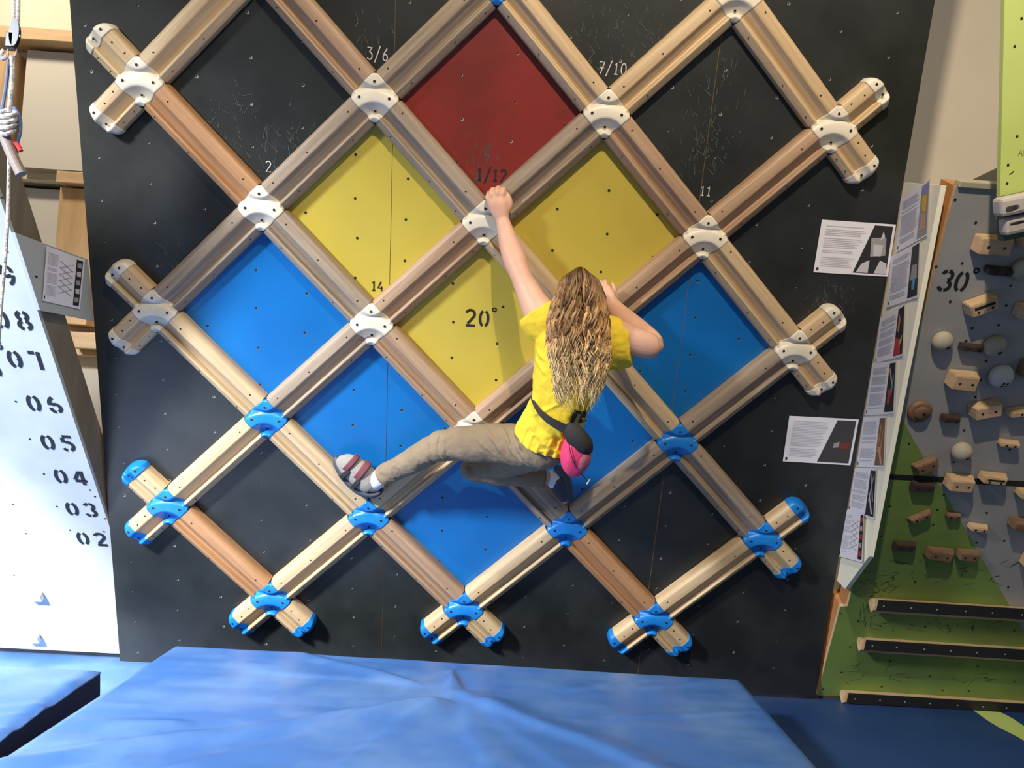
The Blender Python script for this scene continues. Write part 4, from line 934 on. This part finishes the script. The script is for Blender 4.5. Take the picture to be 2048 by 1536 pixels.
# seams and cuffs on the trousers
SD = V((0,0,0))
def cuff(u, v, h, w_, d, ang, name, m_):
    P, r, _ = J(u, v, h, w_, d); bm = bmesh.new(); t = (BX*math.cos(ang)+BY*math.sin(ang)).normalized(); wv = t.cross(BN).normalized(); pts = []
    for i in range(25):
        a = 2*math.pi*i/24; pts.append(P+wv*(r*math.cos(a))+BN*(d*math.sin(a)))
    tube(bm, pts, .0022, 6, 48, ref=t); return link_bm(name, bm, m_, tro, smooth=True)
M_SEAM = mat('seam_khaki', (.13,.09,.05), .9)
cuff(765,953,.12,47,.037, math.radians(205), 'cuff_hem', M_SEAM); cuff(1089,957,.138,38,.034, 0, 'cuff_hem', M_SEAM)
bm = bmesh.new()
def surf_line(bm, pts, r=.0014):
    tube(bm, [bp(u, v, h) for u, v, h in pts], r, 5, len(pts)*6, ref=BN)
surf_line(bm, [(1042,915,.405),(1056,912,.420),(1068,906,.445),(1078,900,.462),(1083,897,.47)])
link_bm('pocket_seam', bm, M_SEAM, tro)
# socks
bm = bmesh.new(); loft(bm, [J(765,952,.118,37,.031), J(752,961,.108,38,.034), J(738,962,.098,38,.034), J(726,952,.09,36,.03)], 14, 20); finish(bm); link_bm('sock', bm, M_SOCK, person, smooth=True)
bm = bmesh.new(); loft(bm, [J(1096,956,.13,30,.028), J(1106,957,.124,34,.029), J(1113,966,.118,34,.028)], 12, 20); finish(bm); link_bm('sock', bm, M_SOCK, person, smooth=True)
# left shoe : upper lofted from toe to ankle opening, rand and sole along the lower left
def shoe(stA, sole, straps, blk, nm, upper=None):
    bm = bmesh.new(); loft(bm, stA, 26, 24); finish(bm)
    s = link_bm('climbing_shoe', bm, upper or M_SUEDE, person, smooth=True)
    bm = bmesh.new(); loft(bm, sole, 30, 20); finish(bm); link_bm('rubber_sole', bm, M_RUB, s, smooth=True)
    for st_ in straps:
        bm = bmesh.new(); loft(bm, st_, 5, 24, samp=True); finish(bm); link_bm('strap', bm, M_STRAP, s, smooth=True)
    for st_ in blk:
        bm = bmesh.new(); loft(bm, st_, 5, 24); finish(bm); link_bm('elastic_patch', bm, M_BLKF, s, smooth=True)
    return s
shoe([J(678,915,.068,14,.012), J(684,921,.074,34,.024), J(700,932,.085,50,.034), J(718,946,.094,54,.039), J(736,962,.100,52,.041), J(746,970,.102,42,.036)],
     [J(672,913,.060,8,.008), J(675,924,.064,17,.020), J(685,944,.070,20,.028), J(702,964,.078,21,.034), J(722,979,.084,22,.036), J(742,985,.090,20,.036), J(757,984,.096,14,.028), J(765,978,.098,6,.012)],
     [[J(698,922,.0905,42,.037), J(706,929,.0925,44,.0385)], [J(719,938,.098,48,.0425), J(730,946,.101,50,.0445)]],
     [[J(692,938,.088,42,.040), J(699,945,.090,44,.041)], [J(713,957,.0965,42,.043), J(721,963,.098,42,.044)]], 'left')
shoe([J(1132,1004,.088,12,.010), J(1128,994,.095,24,.020), J(1122,980,.106,32,.027), J(1116,966,.118,36,.031), J(1112,954,.124,32,.028)],
     [J(1134,1008,.080,8,.008), J(1137,996,.090,18,.020), J(1135,975,.100,20,.027), J(1130,955,.112,20,.030), J(1120,940,.122,18,.026), J(1110,935,.128,8,.012)],
     [[J(1121,976,.109,33,.029), J(1118,971,.112,34,.030)]], [], 'right', mat('navy_suede', (.05,.055,.075), .9))
# chalk bag and belt
cb = empty('chalk_bag', bp(1150,900,.50), 'pink chalk bag with black rim on a black belt behind her hip', 'bag')
bm = bmesh.new(); loft(bm, [J(1156,872,.515,40,.032), J(1153,885,.513,50,.040), J(1150,905,.505,57,.046), J(1149,925,.495,54,.044), J(1146,940,.487,42,.034), J(1142,949,.482,20,.016)], 26, 28, fn=lambda t, a: 1+.03*math.sin(6*a+3*t))
finish(bm); link_bm('bag_body', bm, M_PINK, cb, smooth=True)
bm = bmesh.new(); loft(bm, [J(1166,896,.515,26,.030), J(1164,908,.51,38,.040), J(1161,922,.502,38,.041), J(1156,936,.494,28,.032)], 16, 24); finish(bm); link_bm('mesh_pocket', bm, mat('dull_pink', (.42,.12,.15), .8, bump=.4, bscale=160), cb, smooth=True)
bm = bmesh.new(); AX = (BX*.62-BY*.62+BN*.48).normalized(); AXd = BN.cross(AX).normalized()
rr = [J(1134,848,.512,14,.010), J(1139,856,.520,30,.020), J(1149,869,.527,42,.028), J(1159,882,.530,44,.030), J(1169,894,.528,40,.027), J(1178,904,.522,20,.014)]
loft(bm, rr, 24, 26); finish(bm); link_bm('stiff_rim', bm, M_BLKF, cb, smooth=True)
bm = bmesh.new(); BN_ = BN
belt = [(1062,792,.41),(1068,806,.463),(1078,822,.492),(1095,838,.514),(1115,850,.525),(1132,858,.528),(1140,862,.525)]
def strap_mesh(pts, wpx, th=.003):
    bm = bmesh.new(); P = [bp(*p) for p in pts]; st_ = resample([(p, w__, 0) for p, w__ in zip(P, wpx)], 36); L = []
    for i, s in enumerate(st_):
        t = (st_[min(i+1,35)][0]-st_[max(i-1,0)][0]).normalized(); wv = t.cross(BN).normalized()*(s[1]*mpp(s[0])/2)
        L.append([bm.verts.new(s[0]+wv+BN*th), bm.verts.new(s[0]-wv+BN*th), bm.verts.new(s[0]-wv-BN*th), bm.verts.new(s[0]+wv-BN*th)])
    for a_, b_ in zip(L, L[1:]):
        for k in range(4): bm.faces.new((a_[k], a_[(k+1)%4], b_[(k+1)%4], b_[k]))
    bm.faces.new(L[0]); bm.faces.new(L[-1][::-1]); finish(bm); return bm
link_bm('belt', strap_mesh(belt, [5,7,10,14,17,17,12]), M_BLKF, cb)
link_bm('belt', strap_mesh([(1160,818,.46),(1158,830,.492),(1152,845,.513),(1146,858,.522)], [4,6,7,9]), M_BLKF, cb)
bm = bmesh.new(); tube(bm, [bp(1138,890,.556), bp(1143,912,.556), bp(1153,935,.54), bp(1163,948,.52), bp(1175,963,.50)], .0016, 6, 24, ref=BN); link_bm('cord', bm, M_BLKF, cb)
bm = bmesh.new(); tube(bm, [bp(1180,958,.50), bp(1177,963,.50), bp(1174,968,.50)], .003, 8, 6, ref=BN); link_bm('cord_toggle', bm, M_HWH, cb)
# black print on the shirt back, showing below the hair ends
def print_patch(x0, x1, a0, a1, n=8):
    bm = bmesh.new(); rows_ = []
    for i in range(n+1):
        x = (x0+(x1-x0)*i/n)*59; j = min(int(x), 58); f_ = x-j; P = SST[j][0].lerp(SST[j+1][0], f_); tg = (SST[j+1][0]-SST[j][0]).normalized(); wv = tg.cross(BN).normalized(); dv = wv.cross(tg).normalized()
        rw = SST[j][1]*(1-f_)+SST[j+1][1]*f_; rd = SST[j][2]*(1-f_)+SST[j+1][2]*f_
        rows_.append([bm.verts.new(P+wv*((rw+.007)*math.cos(math.radians(a0+(a1-a0)*k/n)))+dv*((rd+.007)*math.sin(math.radians(a0+(a1-a0)*k/n)))) for k in range(n+1)])
    for i in range(n):
        for k in range(n): bm.faces.new((rows_[i][k], rows_[i+1][k], rows_[i+1][k+1], rows_[i][k+1])).smooth = True
    finish(bm); link_bm('shirt_print', bm, M_INK, sh)
print_patch(.60, .67, 112, 150)
# hair
random.seed(21)
hm = bpy.data.materials.new('hair_blond'); hm.use_nodes = True; nt = hm.node_tree; b = nt.nodes['Principled BSDF']
at = nt.nodes.new('ShaderNodeVertexColor'); at.layer_name = 'tone'; nt.links.new(at.outputs[0], b.inputs['Base Color']); b.inputs['Roughness'].default_value = .42; b.inputs['Specular IOR Level'].default_value = .4
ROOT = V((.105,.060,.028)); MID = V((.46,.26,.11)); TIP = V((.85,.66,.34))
bm = bmesh.new(); cl = bm.loops.layers.color.new('tone') if False else bm.verts.layers.float_color.new('tone')
def hair_pt(phi, t, lift):
    """phi -1..1 across, t 0..1 from crown to ends, lift 0..1 how far the lock lies on the outside"""
    K = [(-.06,1160,543,14,.30,.02),(0,1160,534,18,.37,.03),(.08,1159,545,36,.40,.055),(.22,1158,580,50,.415,.085),(.36,1156,625,58,.415,.10),(.52,1156,670,62,.42,.105),(.70,1157,715,61,.445,.085),(.86,1154,760,54,.465,.065),(1.0,1151,797,46,.475,.055)]
    for a_, b_ in zip(K, K[1:]):
        if a_[0] <= t <= b_[0] or b_ is K[-1]:
            f_ = min(1, max(0, (t-a_[0])/(b_[0]-a_[0]))); q_ = [x+(y-x)*f_ for x, y in zip(a_, b_)]; break
    return q_[1]+phi*q_[3], q_[2]+abs(phi)**2*14*(1-t), q_[4]+q_[5]*math.sqrt(max(0, 1-phi*phi))*(.25+.75*lift)
def lock(phi, t0, t1, lift, r, tone, amp, ph, seg=5, n=34, dphi=0, FQ=None):
    st_ = []; f1 = FQ or random.uniform(4.2, 6.2); f2 = f1*1.13
    for i in range(n):
        x = i/(n-1); t = t0+(t1-t0)*x; u, v, h = hair_pt(max(-1,min(1,phi+dphi*x)), min(t,1), lift)
        if t > 1: v += (t-1)*230
        env = min(1, max(0, t)*3.2)
        u += amp*env*math.sin(2*math.pi*f1*t+ph); h += .0022*amp*env*math.cos(2*math.pi*f2*t+ph*1.3)
        P = bp(u, v, h); w_ = r*(.55+.45*math.sin(math.pi*min(1, x*1.3)) if x < .75 else (.55+.45*math.sin(math.pi*.975))*(1-x)/.25*.9+.08)
        st_.append((P, w_, w_*.55))
    base = len(bm.verts); rings = loft(bm, st_, seg=seg, samp=False)
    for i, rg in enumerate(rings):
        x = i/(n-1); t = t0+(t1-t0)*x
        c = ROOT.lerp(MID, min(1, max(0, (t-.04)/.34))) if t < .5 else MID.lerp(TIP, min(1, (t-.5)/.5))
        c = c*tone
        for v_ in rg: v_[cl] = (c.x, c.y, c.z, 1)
for c_ in range(58):
    phc = random.uniform(-1, 1); phc = math.copysign(abs(phc)**.85, phc); wph = random.uniform(0, 6.28); wam = random.uniform(2.0, 5.6); lc_ = random.random(); tnc = random.choice((.36,.6,.9,1.15,1.5)); lnc = random.gauss(.93, .09); dpc = random.gauss(0, .10); fr_q = random.uniform(4.0, 6.4)
    for k_ in range(random.randint(7, 12)):
        FQ = fr_q*random.uniform(.97, 1.03)
        lock(max(-1, min(1, phc+random.gauss(0, .055))), random.uniform(-.06, .04), min(1.08, max(.6, lnc+random.gauss(0, .04))), min(1, max(0, .55*lc_+.45*random.random()+.1)), random.uniform(.0024, .0056), tnc*random.uniform(.85, 1.2), wam*random.uniform(.8, 1.2), wph+random.gauss(0, .35), dphi=dpc+random.gauss(0, .03), FQ=FQ)
for i in range(150):
    phi = random.uniform(-1.0, 1.0)
    lock(phi, random.uniform(.25, .5), random.uniform(.95, 1.14), random.random(), random.uniform(.0010, .0022), random.uniform(.8, 1.6), random.uniform(2, 6), random.uniform(0, 6.28), seg=4, dphi=random.gauss(0, .16))
finish(bm)
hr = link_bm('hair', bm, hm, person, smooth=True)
# under layer so that no scalp shows
bm = bmesh.new()
loft(bm, [J(1160,552,.36,30,.03), J(1159,561,.37,62,.060), J(1157,584,.375,90,.082), J(1157,620,.39,106,.098), J(1157,665,.41,108,.085), J(1155,710,.44,96,.062), J(1152,750,.46,60,.04)], 30, 28); finish(bm)
link_bm('under_hair', bm, mat('hair_dark', (.15,.085,.04), .6, col2=(.20,.12,.055), scale=(60,10,10)), hr, smooth=True)
